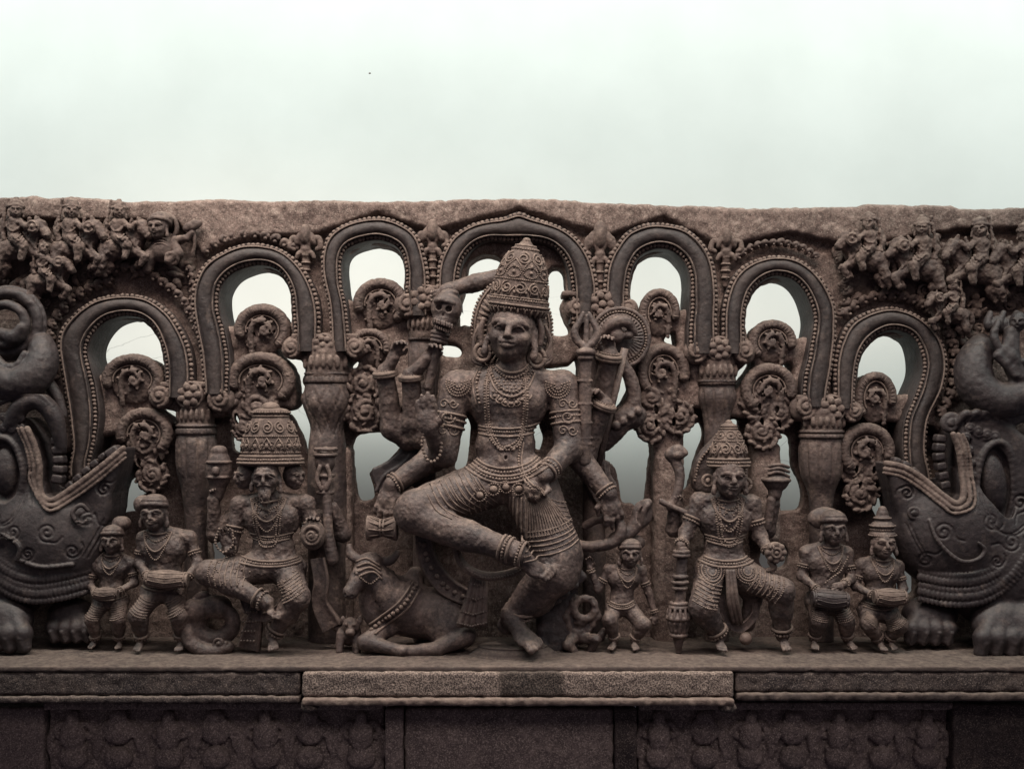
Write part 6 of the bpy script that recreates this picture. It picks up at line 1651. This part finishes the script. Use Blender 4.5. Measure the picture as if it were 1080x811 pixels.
    S.limb([(1090, 660, 50), (1130, 640, 40)], [28, 34], k=8)
    S.limb([(972, 577, 20), (962, 588, 22), (968, 598, 22), (958, 602, 22)], [5, 4.5, 4, 3], k=2); S.ell((970, 575, 24), (7, 6, 6), k=2)
    S.noise(.35, 14, 3); S.noise(.15, 4, 4); S.obj('body', M_dark, t, fr)
    # rider curled on the beast
    fr = Fr(1058, 440, 34)
    t = thing('curling_trunk', 'thick curled stone trunk with a small clinging figure above the right beast', 'statue', fr)
    S = Sculpt((1000, 318, -10), (1150, 452, 84), .9)
    S.tube([(1040, 366, 22), (1028, 386, 30), (1030, 408, 36), (1046, 422, 40), (1066, 420, 40), (1084, 408, 38), (1104, 396, 34)], [15, 18, 19, 19, 18, 17, 16], k=2)
    S.limb([(1068, 398, 46), (1060, 378, 44), (1064, 352, 40)], [9, 10, 8], k=4); head(S, (1070, 340, 42), 8, yaw=-30)
    S.limb([(1060, 362, 44), (1046, 376, 48), (1062, 396, 52)], [5, 4.5, 4], k=3); S.tube([(1050, 340, 40), (1044, 356, 44), (1052, 372, 46), (1070, 382, 48), (1090, 380, 46)], [3, 4, 4, 4, 4], k=1)
    for q in range(5): S.tube([(1046 + q * 7, 330 + q % 2 * 5, 30), (1042 + q * 6, 342, 34), (1050 + q * 5, 350, 34)], [3, 4, 2], k=1)
    S.noise(.5, 5, 8); S.obj('trunk', M_dark, t, fr)

def build_beast_left():
    fr = Fr(55, 684, 45)
    t = thing('sea_beast', 'great stone sea beast with an open jaw at the left end of the ledge', 'statue', fr, 'jawed beasts at the two ends')
    S = Sculpt((-60, 415, -34), (142, 698, 104), 1.0)
    S.ell((40, 572, 22), (72, 64, 40), k=0); S.ell((-10, 600, 20), (60, 60, 40), k=8)
    S.ext(smooth_poly([(129, 470), (112, 484), (92, 500), (72, 517), (56, 529), (40, 536), (50, 575), (95, 572), (112, 548), (116, 520), (126, 492)], 3), -20, 42, 9, k=6)
    S.ext(smooth_poly([(52, 530), (44, 512), (45, 492), (40, 470), (30, 450), (18, 440), (0, 446), (-30, 470), (-45, 560), (10, 585), (50, 560)], 3), -20, 46, 10, k=6)
    S.ext([(120, 452), (129, 471), (110, 487), (90, 503), (72, 516), (58, 525), (47, 521), (43, 508), (43, 490), (39, 470), (48, 450), (80, 446)], 4, 110, 2, k=2, op='s')
    S.ell((4, 498, 46), (17, 32, 12), k=3, op='s'); S.ell((4, 496, 36), (14, 28, 15), k=2)
    S.tube([(22, 520, 44), (24, 495, 46), (14, 468, 46), (-4, 462, 46), (-20, 480, 44)], 2.6, k=2)
    S.tube([(10, 448, 40), (22, 428, 44), (40, 423, 44), (54, 436, 42), (60, 456, 40), (62, 474, 38)], [9, 9, 9, 9, 7, 5], k=2); S.tube([(0, 426, 46), (22, 417, 50), (42, 416, 50), (56, 428, 48)], 2.4, k=1)
    for q in range(6): volute(S, (4 + (q % 3) * 9, 440 + (q // 3) * 12, 46), 5.5, 1 if q % 2 else -1, a0=q)
    rim = [(128, 473, 40), (110, 489, 43), (90, 505, 45), (72, 518, 47), (58, 527, 48), (47, 523, 48), (43, 508, 48), (43, 492, 48), (38, 470, 48), (30, 452, 48)]
    RS = Sculpt((14, 440, 20), (142, 552, 84), .8)
    for d, r in ((0, 3.2), (5.5, 2.4), (10, 1.6)):
        RS.tube([(x - (d if i > 5 else -d * .3), y + (d if i < 6 else 0), max(w, S.surf(x - (d + 3 if i > 5 else 0), y + (d + 3 if i < 6 else 0), default=w) + .6)) for i, (x, y, w) in enumerate(rim)], r, k=1.0)
    RS.noise(.35, 4, 6); RS.obj('jaw_rim', M_trim, t, fr)
    teeth(S, [(57, 460), (58, 470), (59, 480), (60, 490), (59, 500), (57, 511)], 6, 36)
    teeth(S, [(108, 479), (99, 486), (90, 493), (81, 501), (72, 509), (64, 517)], 3.8, 28)
    S.box((116, 478, 32), (8, 6, 8), M=rotm(rz=-35), r=3, k=2)
    S.tube([(96, 540, 48), (88, 532, 52), (80, 540, 54), (86, 550, 54), (96, 548, 50)], 2, k=1)
    S.tube([(0, 566, 60), (12, 562, 62), (28, 574, 63), (26, 588, 62)], 2.2, k=1); S.tube([(25, 588, 60), (50, 596, 60), (80, 594, 54)], 2.2, k=1)
    for (dy, r, m) in ((0, 2.4, 36), (7, 3.4, 34), (15, 2.6, 34), (22, 3.4, 30), (30, 2.6, 32)):
        P = resample(spline([(92, 594 + dy, 40), (66, 600 + dy, 52), (38, 602 + dy, 56), (12, 592 + dy, 58), (-16, 566 + dy, 54)], 8), m)
        for i, p in enumerate(P[:-1]):
            d = P[i + 1] - p; S.ell(p, (r, r * 1.5, r * .8), M=rotm(rz=math.degrees(math.atan2(d[1], d[0]))), k=.7)
    ornament_beast(S, [(92, 548, 8), (56, 560, 9), (20, 560, 8), (-4, 550, 8), (108, 516, 7), (80, 580, 7), (36, 582, 6)], [[(36, 530), (30, 508), (32, 486), (28, 464)], [(108, 548), (100, 566), (90, 586)], [(26, 520), (16, 545), (0, 552), (-16, 545)]])
    for (x, y, w, sc) in ((72, 658, 20, .8), (12, 658, 46, .98)):
        S.ell((x - 8 * sc, y - 6 * sc, w), (32 * sc, 24 * sc, 20), k=5)
        for q in range(4):
            tx = x + 22 * sc - q * 15 * sc
            S.limb([(x + 8 * sc - q * 9 * sc, y - 8 * sc, w + 8), (tx, y + 6 * sc, w + 19), (tx + 2, y + 20 * sc, w + 20)], [10.5 * sc, 9 * sc, 7 * sc], k=4)
            S.limb([(tx, y + 10 * sc, w + 26), (tx + 3, y + 23 * sc, w + 25)], [3.4 * sc, 1.5], k=1)
    S.noise(.35, 14, 13); S.noise(.15, 4, 14); S.obj('body', M_dark, t, fr)
    fr = Fr(20, 430, 34)
    t = thing('curling_trunk', 'thick curled stone trunk under big ring-shaped coils above the left beast', 'statue', fr)
    S = Sculpt((-60, 288, -10), (76, 440, 80), .9)
    S.tube([(40, 362, 24), (44, 380, 32), (36, 398, 38), (18, 406, 40), (0, 400, 40), (-24, 392, 36)], [12, 16, 18, 18, 17, 16], k=2)
    S.tor((4, 340, 24), 32, 6, M=rotm(90), k=1); S.tor((4, 342, 30), 21, 5, M=rotm(90), k=1); S.tor((4, 340, 22), 38, 2.5, M=rotm(90), k=1)
    S.tube([(0, 378, 40), (10, 388, 44), (24, 386, 44), (30, 374, 42)], [4, 5, 5, 4], k=1); S.limb([(0, 352, 30), (14, 356, 34), (22, 346, 34)], [7, 7, 5], k=3)
    S.tube([(46, 404, 20), (56, 420, 22), (62, 440, 22)], [6, 5, 4], k=2)
    S.noise(.5, 5, 9); S.obj('trunk', M_dark, t, fr)

def rider(cx, cy, sc, face, label, seed=0, headdir=-1, wings=False, group='small mounted riders along the top'):
    """rider on a rearing mount; face = -1 looks left. cy = seat height"""
    fr = Fr(cx, cy + 26 * sc, 14)
    t = thing('mounted_rider', label, 'carved rider', fr, group)
    J = np.random.RandomState(seed); f = face
    q = lambda x, y, w: (cx + f * x * sc, cy + y * sc, w)
    S = Sculpt((cx - 44 * sc, cy - 34 * sc, -6), (cx + 44 * sc, cy + 46 * sc, 50), .7)
    S.ell(q(-10, 12, 14), (14 * sc, 11 * sc, 13), k=0); S.ell(q(4, 10, 13), (13 * sc, 10 * sc, 11), k=3)
    S.cone(q(10, 8, 14), q(20, -8, 18), 9 * sc, 6.5 * sc, k=3); S.cone(q(19, -9, 20), q(28, 0, 24), 6.5 * sc, 4 * sc, k=2)
    for s in (0, 1):
        S.tube([q(17, -13, 18 + s * 4), q(17, -17, 18 + s * 5)], [2.4 * sc, 1.2 * sc], k=1)
        S.limb([q(12, 14, 14 + s * 6), q(20 + s * 4, 20, 18 + s * 6), q(14 + s * 5, 28, 18 + s * 5)], [4.5 * sc, 3.4 * sc, 2.6 * sc], k=2)
        S.limb([q(-15, 18, 14 + s * 6), q(-12 - s * 6, 28, 16 + s * 6), q(-17 - s * 5, 36, 16 + s * 4)], [6 * sc, 4 * sc, 3 * sc], k=2)
    for i in range(5): S.tube([q(10 + i * 2.2, -12 + i * 4 - 4, 20), q(7 + i * 2.2, -4 + i * 3.4, 23), q(9 + i * 2.4, 3 + i * 2.6, 23)], 1.4 * sc, k=.6)
    S.tube([q(-22, 8, 12), q(-28, 14, 12), q(-27, 26, 12)], [3 * sc, 3.4 * sc, 2 * sc], k=1.5)
    S.noise(.9, 4, seed); S.noise(.5, 2.2, seed + 1); S.obj('mount', M_leaf, t, fr)
    S = Sculpt((cx - 36 * sc, cy - 36 * sc, -4), (cx + 36 * sc, cy + 26 * sc, 54), .65)
    S.cone(q(-3, 0, 20), q(-2, -11, 20), 6.5 * sc, 7.5 * sc, k=0); head(S, q(-1, -23, 23), 5.6 * sc, yaw=f * 25)
    S.ell(q(-2, -29, 20), (6.5 * sc, 4.5 * sc, 6), k=1); S.tor(q(-2, -26.5, 20), 6.2 * sc, 1.5 * sc, k=.8)
    S.limb([q(-2, 2, 24), q(8, 10, 28), q(6, 21, 28)], [5 * sc, 4.4 * sc, 3 * sc], k=2)
    S.limb([q(3, -12, 24), q(11, -7, 28), q(16, -11, 28)], [3 * sc, 2.6 * sc, 2.2 * sc], k=2); S.limb([q(-8, -12, 20), q(-15, -6, 20), q(-12, 3, 22)], [3 * sc, 2.6 * sc, 2.2 * sc], k=2)
    S.tube([q(-9, -18, 14), q(-15, -12, 13), q(-17, 0, 12)], [3 * sc, 4 * sc, 3 * sc], k=2)
    for i in range(4): S.ell(q(-8 - i * 3, -20 + i * 7, 13), (3.2 * sc, 3 * sc, 4), k=1)
    if seed % 3:
        S.ell(q(17, -7, 30), (6 * sc, 6.5 * sc, 2.5), k=.8); S.tor(q(17, -7, 32), 4.4 * sc, .9, M=rotm(90), k=.4); S.ell(q(17, -7, 32.5), 1.6 * sc, k=.4)
    S.tube([q(-14, 6, 22), q(-12, -14, 23), q(-9, -33, 22)], 1.3 * sc, k=.6)
    S.cone(q(-2, -30, 20), q(-2.5, -36 + J.uniform(-2, 3), 18), 4.2 * sc, 1.8 * sc, k=1)
    S.tube([q(-8, -8, 25), q(-2, -3, 27.5), q(5, -9, 25)], 1.1 * sc, k=.4)
    for i in range(3): S.tube([q(-1 + i * 2.6, 1 + i * 2, 30), q(3 + i * 2.6, 4 + i * 2, 32), q(6 + i * 1.5, 0 + i * 2, 30)], 1.0 * sc, k=.4)
    S.noise(.8, 4, seed + 2); S.noise(.5, 2.2, seed + 3); S.obj('rider', M_trim, t, fr)

def crest(P, r, label, seed=0, mat=None, group='leaf crests over the arches', out=1):
    xs = [p[0] for p in P]; fr = Fr(sum(xs) / len(xs), max(p[1] for p in P), 10)
    t = thing('leaf_crest', label, 'leaf crest', fr, group)
    Q = spline(P, 8); m = int(plen(Q) / (r * 1.5)); Q = resample(Q, m)
    lo = Q.min(0) - r * 3; hi = Q.max(0) + r * 3
    S = Sculpt((lo[0], lo[1], -8), (hi[0], hi[1], 26), .75)
    J = np.random.RandomState(seed)
    T = np.gradient(Q, axis=0); T /= np.linalg.norm(T, axis=1)[:, None]
    for p, d in zip(Q, T):
        n = np.array([d[1], -d[0]]) * out
        a = p + n * r * J.uniform(.8, 1.15)
        S.tube([(p[0], p[1], 5), (p[0] + n[0] * r * .7 + d[0] * r * .2, p[1] + n[1] * r * .7 + d[1] * r * .2, 9), (a[0] + d[0] * r * .8, a[1] + d[1] * r * .8, 8), (a[0] + d[0] * r * 1.1 - n[0] * r * .4, a[1] + d[1] * r * 1.1 - n[1] * r * .4, 9)], [r * .5, r * .45, r * .36, r * .3], k=1)
        S.ell((p[0] + d[0] * r * .6, p[1] + d[1] * r * .6, 9), (r * .32, r * .32, 2.5), k=.8)
    S.noise(.5, 3.5, seed); S.obj('leaves', mat or M_leaf, t, fr)

def inside(poly, x, y):
    c = False; n = len(poly)
    for i in range(n):
        (x1, y1), (x2, y2) = poly[i], poly[(i + 1) % n]
        if (y1 > y) != (y2 > y) and x < (x2 - x1) * (y - y1) / (y2 - y1) + x1: c = not c
    return c

def filler(poly, n, label, seed):
    P = np.array(poly, float); fr = Fr(P[:, 0].mean(), P[:, 1].max(), 6)
    t = thing('worn_relief', label, 'relief carving', fr, 'worn relief in the upper corners')
    S = Sculpt((P[:, 0].min() - 12, P[:, 1].min() - 12, -8), (P[:, 0].max() + 12, P[:, 1].max() + 12, 26), .9)
    S.ext(poly, -5, 1.5, 1, k=0)
    J = np.random.RandomState(seed); k = 0; pts = []
    while k < n:
        x, y = J.uniform(P[:, 0].min(), P[:, 0].max()), J.uniform(P[:, 1].min(), P[:, 1].max())
        if not inside(poly, x, y): continue
        if pts and min((x - a) ** 2 + (y - b) ** 2 for a, b in pts) < 30: k += .2; continue
        pts.append((x, y)); k += 1
        c = J.rand(); w = J.uniform(0, 6)
        if c < .25: volute(S, (x, y, w), J.uniform(5, 9), J.choice([-1, 1]), J.uniform(0, 6))
        elif c < .6:
            a = J.uniform(0, pi); L = J.uniform(5, 11)
            S.tube([(x - L * cos(a), y - L * sin(a), w - 1), (x + J.uniform(-3, 3), y + J.uniform(-3, 3), w + 3), (x + L * cos(a), y + L * sin(a), w)], [J.uniform(1.6, 3), J.uniform(2.6, 4.4), J.uniform(1.2, 2.4)], k=1.2)
        elif c < .85: S.ell((x, y, w), (J.uniform(3, 6.5), J.uniform(3, 6.5), J.uniform(3, 6)), M=rotm(rz=J.uniform(0, 90)), k=1.2)
        else:
            S.ell((x, y, w + 2), 4.2, k=1); S.ell((x, y + 7, w), (5, 6, 5), k=1.5); S.limb([(x - 4, y + 5, w + 2), (x - 8, y + 10, w + 3)], [2.2, 1.6], k=1); S.limb([(x + 4, y + 5, w + 2), (x + 8, y + 2, w + 3)], [2.2, 1.6], k=1)
    S.noise(.7, 4, seed); S.noise(.4, 2.2, seed + 1); S.obj('relief', M_trim, t, fr)

def build_top():
    rider(22, 250, 1.15, 1, 'stone rider on a horned mount, leftmost in the upper left corner', 1)
    rider(80, 251, 1.18, 1, 'stone rider on a mount, middle of the upper left corner', 2)
    rider(130, 250, 1.1, 1, 'stone rider on a mount just left of the round-faced fan bearer', 3)
    rider(912, 262, 1.1, -1, 'stone rider on a rearing mount nearest the arches in the upper right corner', 4)
    rider(968, 270, 1.2, -1, 'stone rider on a rearing mount, middle of the upper right corner', 5)
    rider(1028, 272, 1.25, -1, 'stone rider on a rearing mount, second from the right edge', 6)
    rider(1076, 276, 1.2, -1, 'stone rider on a rearing mount cut by the right edge', 9)
    rider(52, 286, 1.0, 1, 'worn stone rider half lost in shadow below the upper left row', 7)
    rider(1000, 322, .9, -1, 'small worn stone rider low between the far right arch and the trunk', 8)
    filler([(-20, 228), (150, 226), (205, 250), (206, 300), (180, 300), (130, 292), (70, 312), (60, 340), (52, 420), (40, 330), (-20, 300)], 95, 'worn knotted relief of leaves and limbs filling the upper left corner', 31)
    filler([(884, 250), (960, 240), (1095, 240), (1095, 345), (1040, 345), (1018, 420), (1000, 350), (960, 316), (905, 320), (890, 300)], 95, 'worn knotted relief of leaves and limbs filling the upper right corner', 32)
    fr = Fr(172, 285, 14)
    t = thing('fan_bearer', 'round-faced stone figure holding up a leaf fan in the upper left', 'statue', fr)
    S = Sculpt((146, 218, -6), (220, 296, 52), .65)
    head(S, (169, 241, 22), 9.5, yaw=-8); S.ell((171, 233, 18), (12, 9, 10), k=2); S.tor((170, 236, 19), 10.5, 2.2, M=rotm(20), k=1); S.tor((172, 240, 12), 14, 2.6, M=rotm(90), k=1)
    S.ell((172, 264, 14), (15, 13, 11), k=3); S.limb([(184, 258, 16), (190, 268, 20), (180, 276, 22)], [6, 5, 4], k=2); S.tor((184, 274, 22), 5.5, 2.2, M=rotm(70), k=1)
    S.limb([(186, 254, 16), (198, 252, 18), (204, 246, 18)], [5, 3.6, 3], k=2); S.tube([(203, 270, 14), (206, 256, 16), (205, 242, 18)], 1.8, k=1)
    S.ell((204, 239, 18), (11, 5.5, 4), M=rotm(rz=-22), k=1); S.limb([(160, 270, 16), (156, 284, 14)], [7, 5], k=2)
    for q in range(3): S.tor((172, 258 + q * 4, 18), 7 + q * 1.5, 1, M=rotm(50), k=.6)
    S.noise(.4, 4, 5); S.obj('body', M_leaf, t, fr)
    crest([(58, 398), (54, 372), (56, 346), (68, 326), (88, 310), (112, 300)], 6.5, 'leaf crest climbing the outer side of the far left arch', 1)
    crest([(216, 268), (232, 257), (256, 250), (282, 252), (306, 262)], 6, 'leaf crest over the second arch from the left', 2)
    crest([(894, 334), (908, 322), (926, 315), (946, 314), (966, 320), (986, 334), (1000, 354), (1006, 380), (1003, 408), (992, 430)], 6.5, 'leaf crest over the far right arch', 3)
    crest([(778, 274), (794, 263), (815, 258), (838, 260), (858, 270)], 4.5, 'low leaf crest over the wide arch second from the right', 4)
    crest([(110, 292), (130, 284), (152, 290), (172, 302), (190, 318), (200, 336)], 6, 'leafy strip between the far left arch and the fan bearer', 5)
    crest([(196, 282), (200, 300), (200, 322), (203, 344)], 4.5, 'narrow leafy strip left of the second arch from the left', 6)
    crest([(884, 330), (892, 312), (890, 292), (884, 276)], 5.5, 'leafy strip right of the wide arch, below the first upper right rider', 7, out=-1)
    crest([(1012, 420), (1020, 396), (1022, 372), (1018, 350)], 6, 'leafy strip between the far right arch and the curled trunk', 8)
import time as _t
_t0 = _t.time()
build_wall()
if True: build_slab()
build_ledge()
for i in range(7): build_arch(i)
if True:
    column(205, (428, 446, 15, 17), (447, 459, 21), [(458, 19), (470, 21), (495, 20), (520, 15), (550, 12), (600, 12), (676, 13)], [(173, 418, 11, -1), (203, 417, 13, 0), (232, 421, 12, 1)], 'left column with a rosette capital, behind two small attendants', seed=1)
    column(344, (372, 391, 20, 21), (392, 405, 24), [(405, 23), (425, 26), (450, 18), (475, 20), (540, 21), (600, 20), (676, 20)], [(311, 367, 10, -1), (343, 365, 11, 0), (374, 367, 10, 1)], 'tall column with a net-patterned bulb, left of the central figure', net=True, seed=2)
    column(627, (335, 352, 14, 15), (353, 362, 17), [(362, 15), (380, 17), (410, 14), (450, 12), (600, 12), (676, 12)], [(609, 326, 11, -1), (634, 322, 13, 0), (660, 326, 9, 1)], 'column mostly hidden behind the trident and round shield', seed=3)
    column(447, (333, 350, 14, 15), (351, 360, 17), [(360, 15), (380, 17), (410, 14), (450, 12), (600, 12), (676, 12)], [(431, 322, 12, -1), (447, 316, 13, 0), (462, 322, 10, 1)], 'column with a broken capital, hidden behind the skull-topped staff', seed=6)
    column(757, (382, 399, 17, 18), (400, 407, 21), [(407, 19), (420, 20), (440, 14), (470, 13), (540, 13), (676, 13)], [(735, 371, 11, -1), (757, 369, 12, 0), (782, 371, 11, 1)], 'column with a petalled bulb behind the crown of the right seated figure', seed=4)
    column(868, (437, 452, 19, 20), (453, 463, 24), [(463, 22), (478, 23), (500, 21), (525, 13), (560, 12), (676, 13)], [(848, 430, 12, -1), (874, 431, 13, 0), (896, 434, 10, 1)], 'right column with long petals above a kneeling drummer', seed=5)
if True:
    scroll(0, (106, 172, 373, 428), 1, 'round leaf scroll inside the far left arch', seed=11)
    scroll(1, (121, 181, 430, 486), 1, 'tall leaf scroll beside the left beast snout, above the headdress of an attendant', tail=[(153, 472, 17, 1), (158, 502, 14, -1)], seed=12)
    scroll(2, (246, 306, 320, 376), 1, 'round leaf scroll inside the second arch from the left', seed=13)
    scroll(3, (238, 311, 371, 432), 1, 'leaf scroll with a drooping hood above the crown of the left seated figure', tail=[(266, 432, 20, -1), (256, 452, 11, 1)], seed=14)
    scroll(4, (372, 430, 293, 348), 1, 'round leaf scroll inside the third arch, left of the skull-topped staff', seed=15)
    scroll(5, (366, 412, 346, 388), -1, 'small leaf scroll wedged right of the net-patterned column capital', tail=[(384, 405, 16, 1), (383, 436, 17, -1)], seed=16)
    scroll(6, (674, 718, 304, 356), -1, 'round leaf scroll right of the round shield', seed=17)
    scroll(7, (672, 728, 362, 424), -1, 'tall leaf scroll like a rearing horse head, below the round shield', tail=[(690, 420, 17, 1), (716, 440, 15, -1), (688, 450, 14, 1)], seed=18)
    scroll(8, (790, 841, 337, 384), -1, 'round pierced leaf scroll inside the second arch from the right', seed=19)
    scroll(9, (782, 842, 383, 440), -1, 'long pierced leaf scroll between the two right columns', tail=[(800, 425, 15, 1), (822, 436, 15, -1), (806, 456, 15, 1)], seed=20)
    scroll(10, (902, 947, 392, 448), -1, 'round pierced leaf scroll inside the far right arch', seed=21)
    scroll(11, (885, 945, 446, 506), -1, 'pierced leaf scroll beside the right beast snout, above a seated attendant', tail=[(902, 492, 15, 1), (925, 500, 15, -1), (910, 522, 15, 1)], seed=22)
if True:
    finial(322, 236, 300, 17, 'leaf finial between the second and third arches from the left', 1)
    finial(456, 230, 300, 16, 'leaf finial between the third arch and the pointed central arch', 2)
    finial(633, 232, 318, 16, 'leaf finial just right of the pointed central arch', 3)
    finial(766, 240, 300, 17, 'leaf finial between the two wide right-hand arches', 4)
print('setting', _t.time() - _t0)
if True: build_central()
print('central', _t.time() - _t0)
if True:
    build_attendants(); build_left_seated(); build_right_seated(); build_small()
print('figures', _t.time() - _t0)
if True: build_beast_right(); build_beast_left()
if True: build_top()
print('beasts, riders', _t.time() - _t0)
# ================================================================== camera, lamps, render
def camera_and_light():
    cam = bpy.data.cameras.new('camera'); o = bpy.data.objects.new('camera', cam); COL.objects.link(o)
    o.location = (0, -D * K, 0); o.rotation_euler = (pi / 2, 0, 0)
    cam.sensor_width = 36; cam.sensor_fit = 'HORIZONTAL'; cam.lens = 36 * D / 1080.0
    cam.shift_y = (HY - 405.5) / 1080.0
    cam.clip_start = .05; cam.clip_end = 200
    SC.camera = o
    def area(name, loc, target, sx, sy, energy, col):
        l = bpy.data.lights.new(name, 'AREA'); l.shape = 'RECTANGLE'; l.size = sx; l.size_y = sy; l.energy = energy; l.color = col
        q = bpy.data.objects.new(name, l); COL.objects.link(q); q.location = loc
        d = np.array(target, float) - np.array(loc, float)
        from mathutils import Vector
        q.rotation_euler = Vector(d).to_track_quat('-Z', 'Y').to_euler()
        return q
    c = area('ceiling_lamp', (-.25, -1.25, 2.25), (-.1, -.45, 0), 4.0, .7, 54, (1.0, .85, .75)); c.data.spread = radians(88)
    c = area('wall_lamp', (0, -1.75, 4.2), (0, .7, 1.1), 18.0, .8, 680, (.90, 1.0, .945))
    area('front_fill', (.8, -3.4, 1.5), (0, 0, -1.35), 3.5, .8, 7, (1.0, .93, .92)).data.spread = radians(60)  # dim fill added in front to brighten the base, not a real fixture
    w = bpy.data.worlds.new('World'); SC.world = w; w.use_nodes = True
    bg = w.node_tree.nodes['Background']; bg.inputs['Color'].default_value = (.52, .47, .58, 1); bg.inputs['Strength'].default_value = .15
    SC.view_settings.view_transform = 'Standard'; SC.view_settings.look = 'None'; SC.view_settings.exposure = 0; SC.view_settings.gamma = 1
    SC.render.engine = 'CYCLES'
    SC.cycles.use_denoising = True
    SC.cycles.max_bounces = 6; SC.cycles.diffuse_bounces = 3; SC.cycles.glossy_bounces = 2
camera_and_light()
print('built in', _t.time() - _t0)
